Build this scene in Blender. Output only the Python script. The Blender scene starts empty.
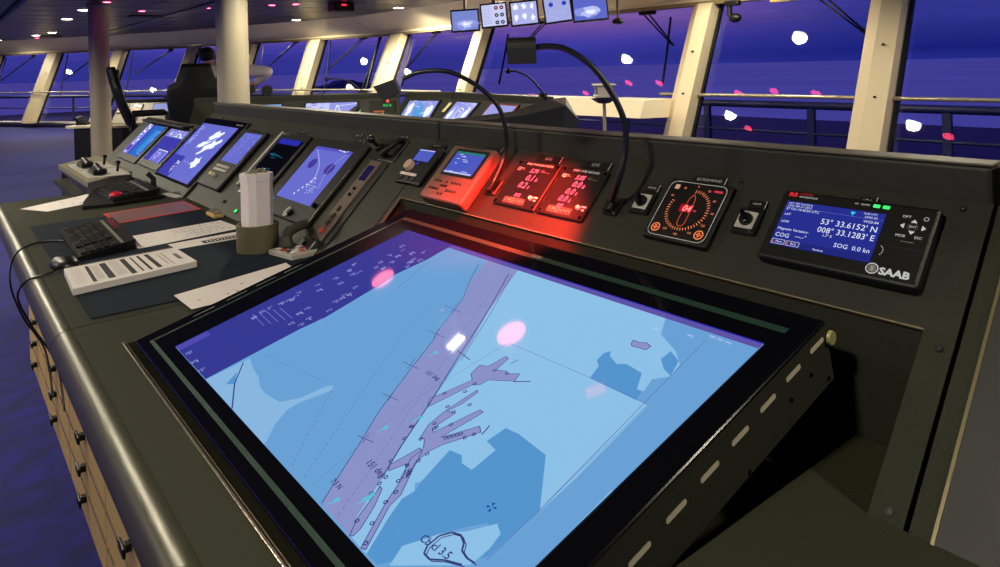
import bpy, bmesh, math, random
from mathutils import Vector, Matrix
random.seed(7)
C = bpy.context.scene.collection
PI = math.pi
EYE = 1.38                      # camera height over the deck (m)

# ------------------------------------------------------------------ materials
def lin(c):
    return tuple(((v/255)/12.92 if v/255 <= .04045 else ((v/255+.055)/1.055)**2.4) for v in c) + (1,)
MAT = {}
def M(name, rgb=(128,128,128), rough=.5, metal=0, emit=0, spec=.5, noise=0, nscale=200, bump=0, alpha=None, coat=0):
    if name in MAT: return MAT[name]
    m = bpy.data.materials.new(name); m.use_nodes = True
    nt = m.node_tree; b = nt.nodes['Principled BSDF']
    col = lin(rgb)
    b.inputs['Base Color'].default_value = col
    b.inputs['Roughness'].default_value = rough
    b.inputs['Metallic'].default_value = metal
    b.inputs['Specular IOR Level'].default_value = spec
    b.inputs['Coat Weight'].default_value = coat
    if emit:
        b.inputs['Emission Color'].default_value = col
        b.inputs['Emission Strength'].default_value = emit
        b.inputs['Base Color'].default_value = (.004,.004,.006,1)
    if noise or bump:
        tc = nt.nodes.new('ShaderNodeTexCoord'); n = nt.nodes.new('ShaderNodeTexNoise')
        n.inputs['Scale'].default_value = nscale; n.inputs['Detail'].default_value = 2
        nt.links.new(tc.outputs['Object'], n.inputs['Vector'])
        if noise:
            r = nt.nodes.new('ShaderNodeValToRGB')
            r.color_ramp.elements[0].position = .35; r.color_ramp.elements[1].position = .7
            r.color_ramp.elements[0].color = tuple(v*(1-noise) for v in col[:3])+(1,)
            r.color_ramp.elements[1].color = tuple(min(1,v*(1+noise)) for v in col[:3])+(1,)
            nt.links.new(n.outputs['Fac'], r.inputs['Fac']); nt.links.new(r.outputs['Color'], b.inputs['Base Color'])
        if bump:
            bp = nt.nodes.new('ShaderNodeBump'); bp.inputs['Strength'].default_value = bump; bp.inputs['Distance'].default_value = .002
            nt.links.new(n.outputs['Fac'], bp.inputs['Height']); nt.links.new(bp.outputs['Normal'], b.inputs['Normal'])
    MAT[name] = m
    return m
def E(rgb, s=1.0, rough=.15):
    return M('glow_%d_%d_%d_%.1f' % (rgb+(s,)), rgb, rough, emit=s, spec=.12)

CONS = M('console_paint', (48,50,38), .55, spec=.12, noise=.35, nscale=900, bump=.25)
CONS2 = M('console_paint_dark', (41,42,34), .5, spec=.25, noise=.25, nscale=900, bump=.2)
CAB = M('cabinet_paint', (186,156,94), .5)
BLK = M('black_plastic', (11,11,10), .45, spec=.35)
BLKG = M('black_gloss', (8,8,12), .12)
DGREY = M('dark_grey', (52,52,48), .4)
GREY = M('mid_grey', (120,120,112), .4)
LGREY = M('light_grey', (170,168,158), .45)
SILV = M('silver_edge', (190,180,160), .25, metal=.9)
CREAM = M('cream_paint', (225,214,182), .45)
WHITE = M('white_paper', (212,206,202), .8)
PRINT = M('printed_ink', (30,30,34), .8)
CREAMD = M('cream_paint_shadow_gap', (60,55,45), .6)
RUB = M('black_rubber', (14,15,14), .35)
WTX = E((225,225,225), .9)
LED_R = E((255,70,90), 1.6)
LED_RB = E((190,10,30), .8)
AMB = E((240,140,90), 1.0)
GRN = E((60,230,110), 1.3)

# ------------------------------------------------------------------ mesh builder
class MB:
    def __init__(s): s.v=[]; s.f=[]; s.m=[]; s.mats=[]; s.sm=[]
    def mi(s, mat):
        if mat not in s.mats: s.mats.append(mat)
        return s.mats.index(mat)
    def add(s, vs, fs, mat, smooth=False):
        o=len(s.v); s.v += [tuple(v) for v in vs]; k=s.mi(mat)
        for f in fs: s.f.append([i+o for i in f]); s.m.append(k); s.sm.append(smooth)
        return s
    def frombm(s, bm, mat, smooth=False):
        bm.verts.index_update()
        s.add([v.co[:] for v in bm.verts], [[v.index for v in f.verts] for f in bm.faces], mat, smooth); bm.free(); return s
    def box(s, x0,x1,y0,y1,z0,z1, mat, bev=0, seg=2, mtx=None):
        bm=bmesh.new(); bmesh.ops.create_cube(bm, size=1)
        for v in bm.verts:
            v.co = Vector(((x0+x1)/2+v.co.x*(x1-x0), (y0+y1)/2+v.co.y*(y1-y0), (z0+z1)/2+v.co.z*(z1-z0)))
        if bev: bmesh.ops.bevel(bm, geom=list(bm.edges), offset=bev, segments=seg, affect='EDGES', profile=.5)
        if mtx: bm.transform(mtx)
        return s.frombm(bm, mat)
    def rplate(s, x0,x1,y0,y1,z0,z1, mat, r=.01, n=6):
        pts=[]
        for cx,cy,a in ((x1-r,y1-r,0),(x0+r,y1-r,90),(x0+r,y0+r,180),(x1-r,y0+r,270)):
            for i in range(n+1):
                t=math.radians(a+90*i/n); pts.append((cx+r*math.cos(t), cy+r*math.sin(t)))
        return s.prism(pts, z0, z1, mat)
    def prism(s, pts, z0, z1, mat, axis='z', smooth=False):
        def P(a,b,c): return {'z':(a,b,c),'y':(a,c,b),'x':(c,a,b)}[axis]
        n=len(pts); vs=[P(a,b,z0) for a,b in pts]+[P(a,b,z1) for a,b in pts]
        fs=[list(range(n))[::-1], [n+i for i in range(n)]]+[[i,(i+1)%n,n+(i+1)%n,n+i] for i in range(n)]
        return s.add(vs, fs, mat, smooth)
    def poly(s, pts, mat): return s.add(pts, [list(range(len(pts)))], mat)
    def flat(s, pts, z, mat): return s.poly([(a,b,z) for a,b in pts], mat)
    def rect(s, x0,x1,y0,y1,z, mat): return s.flat([(x0,y0),(x1,y0),(x1,y1),(x0,y1)], z, mat)
    def line(s, pts, w, z, mat, dash=0):
        segs=[]
        for a,b in zip(pts,pts[1:]):
            a=Vector(a); b=Vector(b); L=(b-a).length
            if L<1e-6: continue
            if dash:
                n=max(1,int(L/.009)); segs += [(a.lerp(b,i/n), a.lerp(b,(i+.6)/n)) for i in range(n)]
            else: segs.append((a,b))
        for a,b in segs:
            d=(b-a).normalized(); p=Vector((-d.y,d.x))*w/2
            s.flat([tuple(a-p),tuple(b-p),tuple(b+p),tuple(a+p)], z, mat)
        return s
    def cyl(s, p0, p1, r0, r1, mat, n=20, smooth=True, caps=True):
        p0=Vector(p0); p1=Vector(p1); d=(p1-p0).normalized()
        u=d.orthogonal().normalized(); w=d.cross(u)
        vs=[]
        for p,r in ((p0,r0),(p1,r1)):
            for i in range(n):
                t=2*PI*i/n; vs.append(p+u*(r*math.cos(t))+w*(r*math.sin(t)))
        s.add(vs, [[i,(i+1)%n,n+(i+1)%n,n+i] for i in range(n)], mat, smooth)
        if caps:
            s.add(vs[:n], [list(range(n))[::-1]], mat); s.add(vs[n:], [list(range(n))], mat)
        return s
    def ring(s, cx, cy, r0, r1, z, mat, n=28, sx=1, sy=1):
        vs=[(cx+sx*r*math.cos(2*PI*i/n), cy+sy*r*math.sin(2*PI*i/n), z) for r in (r0,r1) for i in range(n)]
        return s.add(vs, [[i,n+i,n+(i+1)%n,(i+1)%n] for i in range(n)], mat)
    def disk(s, cx, cy, r, z, mat, n=20, sx=1, sy=1):
        return s.flat([(cx+sx*r*math.cos(2*PI*i/n), cy+sy*r*math.sin(2*PI*i/n)) for i in range(n)], z, mat)
    def tube(s, pts, r, mat, n=10, r2=None):
        pts=[Vector(p) for p in pts]; rings=[]; u=None; N=len(pts)
        for i,p in enumerate(pts):
            d=(pts[min(i+1,N-1)]-pts[max(i-1,0)]).normalized()
            u=(d.orthogonal() if u is None else (u-d*u.dot(d))).normalized(); w=d.cross(u)
            rr=r if r2 is None else r+(r2-r)*i/(N-1)
            rings.append([p+u*(rr*math.cos(2*PI*k/n))+w*(rr*math.sin(2*PI*k/n)) for k in range(n)])
        vs=[v for g in rings for v in g]
        fs=[[i*n+k,i*n+(k+1)%n,(i+1)*n+(k+1)%n,(i+1)*n+k] for i in range(N-1) for k in range(n)]
        s.add(vs, fs, mat, True); s.add(rings[0],[list(range(n))[::-1]],mat); s.add(rings[-1],[list(range(n))],mat)
        return s
    def ball(s, c, r, mat, sc=(1,1,1), n=12):
        bm=bmesh.new(); bmesh.ops.create_uvsphere(bm, u_segments=n*2, v_segments=n, radius=r)
        for v in bm.verts: v.co=Vector((v.co.x*sc[0]+c[0], v.co.y*sc[1]+c[1], v.co.z*sc[2]+c[2]))
        return s.frombm(bm, mat, True)
    def text(s, t, x, y, z, size, mat, align='LEFT', rot=0, shear=0, xs=1, bold=0):
        cu=bpy.data.curves.new('txt','FONT'); cu.body=t; cu.size=size; cu.align_x=align; cu.align_y='CENTER'; cu.shear=shear; cu.resolution_u=2
        if bold: cu.offset=bold
        o=bpy.data.objects.new('txt',cu); C.objects.link(o)
        me=bpy.data.meshes.new_from_object(o.evaluated_get(bpy.context.evaluated_depsgraph_get()))
        R=Matrix.Rotation(rot,3,'Z')
        vs=[]
        for v in me.vertices:
            q=R@Vector((v.co.x*xs,v.co.y,0)); vs.append((x+q.x,y+q.y,z))
        s.add(vs,[list(p.vertices) for p in me.polygons],mat)
        bpy.data.objects.remove(o); bpy.data.curves.remove(cu); bpy.data.meshes.remove(me)
        return s
    def build(s, name, parent=None, mtx=None):
        me=bpy.data.meshes.new(name); me.from_pydata(s.v,[],s.f)
        for m in s.mats: me.materials.append(m)
        for p,k,sm in zip(me.polygons,s.m,s.sm): p.material_index=k; p.use_smooth=sm
        me.update()
        o=bpy.data.objects.new(name,me); C.objects.link(o)
        if parent: o.parent=parent
        if mtx: o.matrix_local=mtx
        return o
def tag(o, label, cat, group=None, kind=None):
    o['label']=label; o['category']=cat
    if group: o['group']=group
    if kind: o['kind']=kind
    return o
def struct(o, label=None):
    o['kind']='structure'
    if label: o['label']=label
    return o
def thing(name, label, cat, mtx=None, loc=None, group=None, rz=0):
    o=bpy.data.objects.new(name,None); C.objects.link(o); o.empty_display_size=.05
    if mtx is not None: o.matrix_world=mtx
    if loc is not None: o.matrix_world=Matrix.Translation(loc)@Matrix.Rotation(rz,4,'Z')
    return tag(o,label,cat,group)
def spline(pts, k=6):
    P=[Vector(p) for p in pts]; out=[]
    for i in range(len(P)-1):
        a=P[max(i-1,0)]; b=P[i]; c=P[i+1]; d=P[min(i+2,len(P)-1)]
        for j in range(k):
            t=j/k; out.append(.5*((2*b)+(c-a)*t+(2*a-5*b+4*c-d)*t*t+(3*b-a-3*c+d)*t**3))
    out.append(P[-1]); return out

# ------------------------------------------------------------------ camera
yaw=math.atan(567/710.); roll=math.atan(.0262)
f=Vector((math.sin(yaw),math.cos(yaw),0)); r0=Vector((math.cos(yaw),-math.sin(yaw),0)); u0=Vector((0,0,1))
cr,sr=math.cos(roll),math.sin(roll)
cx_=r0*cr-u0*sr           # image right
cy_=u0*cr+r0*sr           # image up
cam=bpy.data.cameras.new('camera'); co=bpy.data.objects.new('camera',cam); C.objects.link(co)
m=Matrix((( cx_.x,cy_.x,-f.x,0),(cx_.y,cy_.y,-f.y,0),(cx_.z,cy_.z,-f.z,EYE),(0,0,0,1)))
co.matrix_world=m
cam.sensor_fit='HORIZONTAL'; cam.sensor_width=36; cam.lens=36*.710
cam.shift_y=(65.1-283.5)/1000
cam.clip_start=.02; cam.clip_end=5000
bpy.context.scene.camera=co

# ------------------------------------------------------------------ the console
CT=.85                    # counter height
PX=.834                   # where the instrument slope meets the counter
c45=math.sqrt(.5)
def pmtx(y, s, h=0):      # frame on the sloping instrument panel: x right, y up the slope, z out
    o=Vector((PX+s*c45-h*c45, y, CT+s*c45+h*c45))
    return Matrix(((0,c45,-c45,o.x),(-1,0,0,o.y),(0,c45,c45,o.z),(0,0,0,1)))
def profile_run(mb, prof, y0, y1, mat, smooth=False, cap=True):
    n=len(prof); vs=[(a,y0,b) for a,b in prof]+[(a,y1,b) for a,b in prof]
    mb.add(vs,[[i,i+1,n+i+1,n+i] for i in range(n-1)],mat,smooth)
    if cap: mb.add(vs[:n],[list(range(n))],mat); mb.add(vs[n:],[list(range(n))[::-1]],mat)
def nosing(y0,y1,parent,cxn=.213,rn=.036):
    cz=CT-rn; pr=[(cxn+.002,CT)]+[(cxn+rn*math.cos(math.radians(a)), cz+rn*math.sin(math.radians(a))) for a in range(90,271,10)]+[(cxn+.12,cz-rn),(cxn+.12,CT-.031),(cxn+.002,CT-.031)]
    mb=MB(); profile_run(mb,pr,y0,y1,M('nosing_paint',(66,65,50),.34,metal=.5),smooth=True,cap=True)
    mb.build('edge_nosing',parent)
TOPX=PX+.449*c45; TOPZ=CT+.449*c45
def ledge(y0,y1,parent):
    mb=MB(); zt=TOPZ+.052
    mb.box(TOPX-.001,TOPX+.05,y0,y1,TOPZ-.02,zt,CONS2,.006,2)
    mb.box(TOPX-.004,TOPX+.052,y0,y1,zt,zt+.004,M('ledge_edge_trim',(84,80,66),.5,metal=.2),.0015,1)
    mb.build('ledge',parent)
def back(y0,y1,parent):
    mb=MB(); mb.box(TOPX+.052,TOPX+.07,y0,y1,.0,TOPZ+.04,CONS2); mb.build('back_panel',parent)
def cabinets(y0,y1,group):
    n=max(1,round((y1-y0)/.55)); w=(y1-y0)/n
    for i in range(n):
        a=y0+i*w; b=a+w-.006
        lab=CABL.pop(0)
        t=thing('drawer_cabinet',lab,'cabinet',loc=(.55,(a+b)/2,0),group=group)
        T=Matrix.Translation((-.55,-(a+b)/2,0))
        q=MB(); q.box(.318,.52,a,b,.17,.75,CAB,mtx=T); q.build('body',t)
        q=MB(); q.box(.365,.52,a,b,0,.17,CONS2,mtx=T); q.build('plinth',t)
        for z0,z1 in ((.175,.262),(.266,.345),(.349,.43),(.434,.56),(.564,.75)):
            q=MB(); q.box(.30,.318,a+.004,b-.004,z0,z1-.002,CAB,.002,1,mtx=T)
            q.box(.2985,.302,a+.004,b-.004,z1-.004,z1,SILV,mtx=T); d=q.build('drawer',t)
            h=MB(); yc=(a+b)/2
            h.box(.284,.301,yc-.010,yc+.010,z1-.030,z1-.012,BLK,.003,mtx=T); h.box(.279,.286,yc-.026,yc+.026,z1-.032,z1-.010,BLK,.003,mtx=T)
            h.build('drawer_handle',d)
CABL=[' tan drawer cabinet nearest the camera at the bottom left edge','tan drawer cabinet under the chart display, second from the camera',
 'tan drawer cabinet under the worktop just nearer than its seam','tan drawer cabinet below the mouse, with the dangling cables','tan drawer cabinet below the far part of the near keyboard',
 'tan drawer cabinet at the far end of the worktop','tan drawer cabinet below the far part of the desk mat','tan drawer cabinet at the far end of the worktop','tan drawer cabinet under the far corner','tan drawer cabinet far','tan x','tan y']

SEAM=1.735; END=.345
# middle section: chart table, y END..SEAM, with an open well for the tilted display
t=thing('console_section','near olive-grey bridge console section that carries the big tilted chart display','console',loc=(.6,1.0,0))
def ch(mb,name,par=t): 
    o=mb.build(name); o.parent=par; o.matrix_parent_inverse=par.matrix_world.inverted(); return o
WY0,WY1,WX1=.385,1.715,1.005
q=MB(); q.box(.2155,.283,.20,SEAM-.002,CT-.03,CT,CONS); q.box(.283,PX,1.565,SEAM-.002,CT-.03,CT,CONS)
q.box(.283,PX,.20,.475,CT-.03,CT,CONS); q.box(PX,1.0,END+.002,.475,CT-.03,CT-.0005,CONS)
ch(q,'worktop')
q=MB(); sW=(WX1-PX)/c45
def slab(mb,y0,y1,s0,s1,mat,h0=-.012,h1=0):
    vs=[]
    for y in (y0,y1):
        for s_,h in ((s0,h0),(s1,h0),(s1,h1),(s0,h1)): vs.append((PX+s_*c45-h*c45,y,CT+s_*c45+h*c45))
    mb.add(vs,[[0,1,2,3],[7,6,5,4],[0,4,5,1],[1,5,6,2],[2,6,7,3],[3,7,4,0]],mat)
slab(q,END+.002,SEAM-.002,sW,.449,CONS2); slab(q,WY1,SEAM-.002,0,sW,CONS2); slab(q,END+.002,WY0,0,sW,CONS)
# thin bright edge round the opening
slab(q,WY0,WY1,sW-.002,sW,M('cut_edge',(150,138,110),.35,metal=.5),-.004,.001)
slab(q,WY1-.001,WY1+.0015,.0,sW,MAT['cut_edge'],-.004,.001)
ch(q,'instrument_panel')
q=MB(); q.box(WX1,WX1+.01,WY0,WY1,CT-.20,CT+(WX1-PX)-.006,CONS2); q.box(.8,WX1,WY0-.012,WY0-.002,CT-.2,CT-.002,CONS2)
q.box(.8,WX1,WY1,WY1+.008,CT-.2,CT,CONS2)
q.poly([(PX,WY1,CT-.2),(WX1,WY1,CT-.2),(WX1,WY1,CT+(WX1-PX)-.004),(PX,WY1,CT)],CONS2)
q.poly([(PX,WY0,CT-.2),(PX,WY0,CT),(WX1,WY0,CT+(WX1-PX)-.004),(WX1,WY0,CT-.2)],CONS2)
q.box(.283,WX1,.475,1.565,CT-.10,CT-.092,CONS2); q.box(.276,.284,.475,1.565,CT-.092,CT-.03,CONS2); q.box(.283,WX1,.47,.476,CT-.092,CT-.03,CONS2); q.box(.283,PX,1.565,1.575,CT-.092,CT-.03,CONS2)
q.box(.88,.93,.5,.62,CT-.092,CT-.02,DGREY,.004)
ch(q,'display_well')
nosing(.20,SEAM-.002,t); ledge(END+.002,SEAM-.002,t); back(END+.002,SEAM-.002,t)
for o in list(t.children):
    if o.name.startswith(('edge_nosing','ledge','back_panel')): o.matrix_parent_inverse=t.matrix_world.inverted()
q=MB()
for y,s in ((.737,.435),(.382,.435),(.362,.22),(.364,.012),(1.06,.438),(1.42,.437)):
    p=pmtx(y,s,.0008)@Vector((0,0,0)); nrm=Vector((-c45,0,c45)); q.cyl(p-nrm*.001,p+nrm*.0012,.005,.0045,BLK,12)
    q.cyl(p+nrm*.0013,p+nrm*.0015,.002,.0015,DGREY,6); ch(q,'panel_screw'); q=MB()

# far section y SEAM..
t2=thing('console_section','far olive-grey bridge console section beyond the seam, with desk mat and radar screens','console',loc=(.6,2.8,0))
def fixp(par):
    for o in par.children: o.matrix_parent_inverse=par.matrix_world.inverted()
CY1=3.68; FAR=5.05
q=MB(); q.box(.2155,PX,SEAM+.002,CY1,CT-.03,CT,CONS); q.box(.56,PX,CY1,FAR,CT-.12,CT-.09,CONS2); q.build('worktop',t2)
q=MB(); slab(q,SEAM+.002,3.88,0,.449,CONS2); slab(q,3.88,FAR,-.03,.36,CONS2); q.build('instrument_panel',t2)
nosing(SEAM+.002,CY1,t2); ledge(SEAM+.002,3.86,t2); back(SEAM+.002,3.86,t2)
q=MB(); q.box(1.02,1.10,3.98,4.9,CT+.238,CT+.25,BLK,.004); q.box(1.08,1.10,3.9,FAR,0,CT+.25,CONS2); q.build('hood_shelf',t2)
q=MB(); q.box(.60,1.08,CY1+.02,FAR,.0,CT-.12,CONS2); q.prism([(.834,CT-.03),(1.10,CT-.03),(1.10,CT+.24)],FAR,FAR+.02,CONS2,axis='y'); q.box(.60,1.1,FAR,FAR+.02,0,CT-.03,CONS2); q.build('base_cabinet',t2)
q=MB(); q.box(.243,.60,CY1,CY1+.012,CT-.12,CT-.002,CONS2); q.box(.37,.62,CY1-.004,CY1+.012,0,CT-.1,CAB); q.build('end_panel',t2)
fixp(t2)
# right-hand section beyond END
t3=thing('console_section','darker console section at the right edge beyond the panel seam','console',loc=(.6,0,0))
q=MB(); q.box(.2155,PX,-.5,.196,CT-.03,CT,CONS); q.box(.5,PX,.196,END-.004,CT-.031,CT-.001,CONS); q.build('worktop',t3)
q=MB(); slab(q,.318,END-.004,-.005,.449,CONS); slab(q,-.5,.3145,-.005,.449,M('console_paint_matt',(40,41,40),.6)); q.build('instrument_panel',t3)
q=MB(); slab(q,.3145,.3185,-.005,.449,M('trim_bead',(120,110,80),.35,metal=.4),-.004,.0015); q.build('trim_bead',t3)
ledge(-.5,END-.004,t3); back(-.5,END-.004,t3); nosing(-.5,.196,t3); fixp(t3)
cabinets(.20,CY1-.02,'drawer cabinets along the front of the console')
CH={'info': [(-0.412, -0.2835), (-0.412, 0.243), (-0.2245, 0.243), (-0.2255, 0.207), (-0.2234, 0.1746), (-0.2333, 0.0971), (-0.2241, 0.0497), (-0.2133, -0.0644), (-0.2211, -0.1132), (-0.2245, -0.2827)], 'shoal': [(-0.2241, -0.2824), (-0.2155, -0.2094), (-0.1709, -0.2191), (-0.1384, -0.2226), (-0.1064, -0.2325), (-0.0749, -0.2343), (-0.0332, -0.2285), (-0.012, -0.2051), (-0.002, -0.168), (0.0052, -0.1587), (0.0153, -0.1607), (0.0163, -0.1684), (-0.0014, -0.2097), (-0.0029, -0.2291), (0.0147, -0.2557), (0.042, -0.2795), (0.044, -0.2835)], 'shoal_b': [(-0.1718, -0.2655), (-0.1921, -0.2397), (-0.1565, -0.2561)], 'lane': [(-0.0905, 0.2305), (-0.0547, 0.1576), (-0.0159, 0.1142), (0.0049, 0.0809), (0.0347, 0.0214), (0.0515, 0.0018), (0.0852, -0.0628), (0.1325, -0.1472), (0.1696, -0.1994), (0.2038, -0.2504), (0.2247, -0.2808), (0.2994, -0.281), (0.2791, -0.2625), (0.2529, -0.2139), (0.242, -0.196), (0.2239, -0.167), (0.185, -0.0965), (0.1334, -0.0113), (0.117, 0.0266), (0.064, 0.1084), (0.0012000000000000001, 0.2305), (-0.0221, 0.2305)], 'pale': [(0.0012000000000000001, 0.2305), (0.3416, 0.2305), (0.361, 0.1937), (0.3815, 0.1829), (0.4036, 0.1713), (0.4253, 0.1506), (0.4272, 0.1393), (0.4303, 0.1241), (0.4131, 0.1064), (0.4193, 0.082), (0.4092, 0.0803), (0.394, 0.1094), (0.364, 0.1142), (0.352, 0.1071), (0.3313, 0.116), (0.3247, 0.1257), (0.3191, 0.1169), (0.3214, 0.0995), (0.3332, 0.0907), (0.3404, 0.0646), (0.4403, 0.0637), (0.4485, -0.0763), (0.4486, -0.1305), (0.394, -0.0698), (0.339, -0.0645), (0.3162, -0.0668), (0.3135, -0.0961), (0.3357, -0.0996), (0.3368, -0.138), (0.3169, -0.1383), (0.3058, -0.13), (0.2854, -0.1338), (0.299, -0.1853), (0.2943, -0.1923), (0.3052, -0.1993), (0.3025, -0.2157), (0.3125, -0.2381), (0.3208, -0.2404), (0.3242, -0.2593), (0.3308, -0.2656), (0.3367, -0.2813), (0.3218, -0.2818), (0.2994, -0.281), (0.2791, -0.2625), (0.2529, -0.2139), (0.2239, -0.167), (0.185, -0.0965), (0.117, 0.0266), (0.064, 0.1084)], 'deep_a': [(0.3404, 0.0646), (0.3332, 0.0907), (0.3214, 0.0995), (0.3191, 0.1169), (0.3247, 0.1257), (0.3313, 0.116), (0.352, 0.1071), (0.364, 0.1142), (0.394, 0.1094), (0.4092, 0.0803), (0.4184, 0.0791), (0.4217, 0.063)], 'deep_b': [(0.397, 0.1466), (0.3978, 0.1679), (0.4203, 0.1552), (0.4303, 0.1241), (0.4137, 0.1312)], 'deep_c': [(0.394, -0.0698), (0.339, -0.0645), (0.3162, -0.0668), (0.3135, -0.0961), (0.3357, -0.0996), (0.3368, -0.138), (0.3169, -0.1383), (0.3058, -0.13), (0.2854, -0.1338), (0.299, -0.1853), (0.3052, -0.1993), (0.3025, -0.2157), (0.3125, -0.2381), (0.3242, -0.2593), (0.3367, -0.2813), (0.3593, -0.2807), (0.3702, -0.2664), (0.36, -0.2514), (0.3769, -0.2263), (0.3947, -0.1989), (0.413, -0.1759), (0.4375, -0.1765), (0.4423, -0.2086), (0.4472, -0.202), (0.4486, -0.1305)], 'isle': [(0.3709, -0.2729), (0.3611, -0.2514), (0.3767, -0.2261), (0.3818, -0.2165), (0.4042, -0.1959), (0.4235, -0.1697), (0.4365, -0.1757), (0.4414, -0.1947), (0.4399, -0.2197)], 'box': [(0.494, -0.1298), (0.4926, -0.0641), (0.494, -0.0639), (0.494, -0.1281)], 'dock_a': [(0.1755, -0.0901), (0.1962, -0.0292), (0.1824, -0.021), (0.1771, -0.0002), (0.1916, 0.005), (0.1961, 0.0355), (0.2044, 0.0334), (0.209, 0.0052), (0.2264, 0.0122), (0.2293, 0.0074), (0.2472, 0.0182), (0.2539, 0.0028), (0.2177, -0.0161), (0.2154, -0.0304), (0.2056, -0.0364), (0.1887, -0.1032)], 'dock_b': [(0.2397, -0.1414), (0.2338, -0.1454), (0.2213, -0.1231), (0.2177, -0.0936), (0.2213, -0.0395), (0.2264, -0.0426), (0.2265, -0.0701), (0.2208, -0.0916), (0.2346, -0.0868), (0.2322, -0.1244), (0.2399, -0.1276), (0.2587, -0.0643), (0.2672, -0.0646), (0.2567, -0.1273), (0.2843, -0.0845), (0.2951, -0.091), (0.2698, -0.1345), (0.2642, -0.1539), (0.2671, -0.1747), (0.2787, -0.1938), (0.2737, -0.1993), (0.2553, -0.1727), (0.2541, -0.1529)], 'dock_c': [(0.2491, -0.202), (0.2408, -0.1953), (0.2486, -0.1551), (0.2565, -0.1565), (0.2798, -0.1902), (0.2967, -0.2132), (0.3001, -0.2307), (0.3204, -0.2622), (0.3316, -0.2794), (0.3248, -0.2818), (0.2933, -0.2334), (0.2806, -0.2085), (0.2708, -0.1917), (0.2587, -0.1805)], 'dock_d': [(0.2991, -0.2821), (0.2836, -0.2643), (0.2663, -0.228), (0.2618, -0.2219), (0.2688, -0.2225), (0.2847, -0.2419), (0.3006, -0.2687), (0.3027, -0.2793)], 'buoy': [(0.3391, 0.1532), (0.3363, 0.1622), (0.3481, 0.1618), (0.3559, 0.1663), (0.3677, 0.1627), (0.3671, 0.1522), (0.3527, 0.1507), (0.3445, 0.1494)]}
CL={'a': (0.0011, 1, [(-0.0068, -0.028), (0.1641, -0.2783)]), 'b': (0.0011, 1, [(0.0131, -0.16), (0.1298, -0.2799)]), 'c': (0.001, 1, [(-0.0468, 0.0537), (-0.0068, -0.028)]), 'd': (0.0011, 1, [(-0.0159, 0.2172), (0.0828, 0.0321), (0.1083, -0.0085), (0.2344, -0.2289), (0.2629, -0.2813)]), 'e': (0.001, 1, [(-0.2072, -0.1922), (0.0064, -0.1593)]), 'f': (0.0022, 0, [(-0.21, -0.2225), (-0.1565, -0.2561), (-0.0877, -0.2835)]), 'g': (0.0012, 0, [(-0.0945, 0.2106), (-0.0547, 0.1576), (-0.0159, 0.1142), (0.0049, 0.0809), (0.0347, 0.0214), (0.0515, 0.0018), (0.0852, -0.0628), (0.1325, -0.1472), (0.1696, -0.1994), (0.2038, -0.2504), (0.2247, -0.2808)]), 'h': (0.0018, 0, [(-0.0028, 0.211), (0.064, 0.1084), (0.1334, -0.0113), (0.185, -0.0965), (0.2239, -0.167), (0.2529, -0.2139)]), 'h2': (0.0009, 0, [(0.0058, 0.2111), (0.0742, 0.1068), (0.1414, -0.0094)]), 'i': (0.0008, 0, [(0.1775, 0.061), (0.3404, 0.0646), (0.4403, 0.0637)]), 'j': (0.001, 0, [(0.4252, 0.2131), (0.434, 0.0797), (0.4486, -0.1305), (0.45, -0.2056)]), 'k': (0.0007, 0, [(0.1717, 0.0577), (0.1569, -0.1018), (0.1848, -0.2755)]), 'l': (0.0006, 0, [(0.4403, 0.0637), (0.4486, -0.1305)]), 'loop': (0.0022, 0, [(0.4338, -0.2247), (0.4143, -0.2328), (0.4005, -0.2422), (0.3892, -0.2416), (0.3843, -0.2339), (0.3845, -0.2184), (0.3924, -0.2074), (0.403, -0.2034), (0.4143, -0.2076), (0.4201, -0.2145), (0.4317, -0.2167), (0.4427, -0.2154)]), 'loop2': (0.0012, 0, [(0.4375, -0.2247), (0.4181, -0.2328), (0.4044, -0.2421), (0.3932, -0.2415), (0.3885, -0.2338), (0.3886, -0.2184), (0.3965, -0.2074), (0.407, -0.2035), (0.4183, -0.2076), (0.4239, -0.2145), (0.4354, -0.2167), (0.4464, -0.2155)]), 'm': (0.0016, 0, [(-0.1706, 0.0638), (-0.2106, 0.1711)]), 't0': (0.0009, 0, [(0.0574, -0.0619), (0.0979, -0.0581)]), 'u0': (0.0009, 0, [(0.0816, -0.0678), (0.0686, -0.0465)]), 't1': (0.0009, 0, [(0.1012, -0.124), (0.138, -0.1188)]), 'u1': (0.0009, 0, [(0.123, -0.1283), (0.1117, -0.1096)]), 't2': (0.0009, 0, [(0.1523, -0.1931), (0.185, -0.1867)]), 'u2': (0.0009, 0, [(0.1715, -0.1959), (0.162, -0.1799)]), 't3': (0.0009, 0, [(-0.0215, 0.0779), (0.0265, 0.0781)]), 'u3': (0.0009, 0, [(0.0076, 0.068), (-0.0089, 0.0955)]), 't4': (0.0009, 0, [(0.0198, 0.0132), (0.064, 0.0152)]), 'u4': (0.0009, 0, [(0.0464, 0.0053), (0.0317, 0.0297)]), 'p1': (0.0016, 0, [(0.115, 0.0043), (0.1522, -0.0002)]), 'q': (0.0006, 1, [(-0.0522, 0.0508), (-0.0293, 0.0702), (0.0208, 0.1), (0.0661, 0.1201)]), 'pier': (0.0018, 0, [(0.2534, 0.0013), (0.2749, 0.0145)]), 'pier2': (0.0014, 0, [(0.2171, 0.027), (0.2203, 0.0399)]), 'pier3': (0.0018, 0, [(0.2993, -0.093), (0.298, -0.0853), (0.2951, -0.0763)])}
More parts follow.
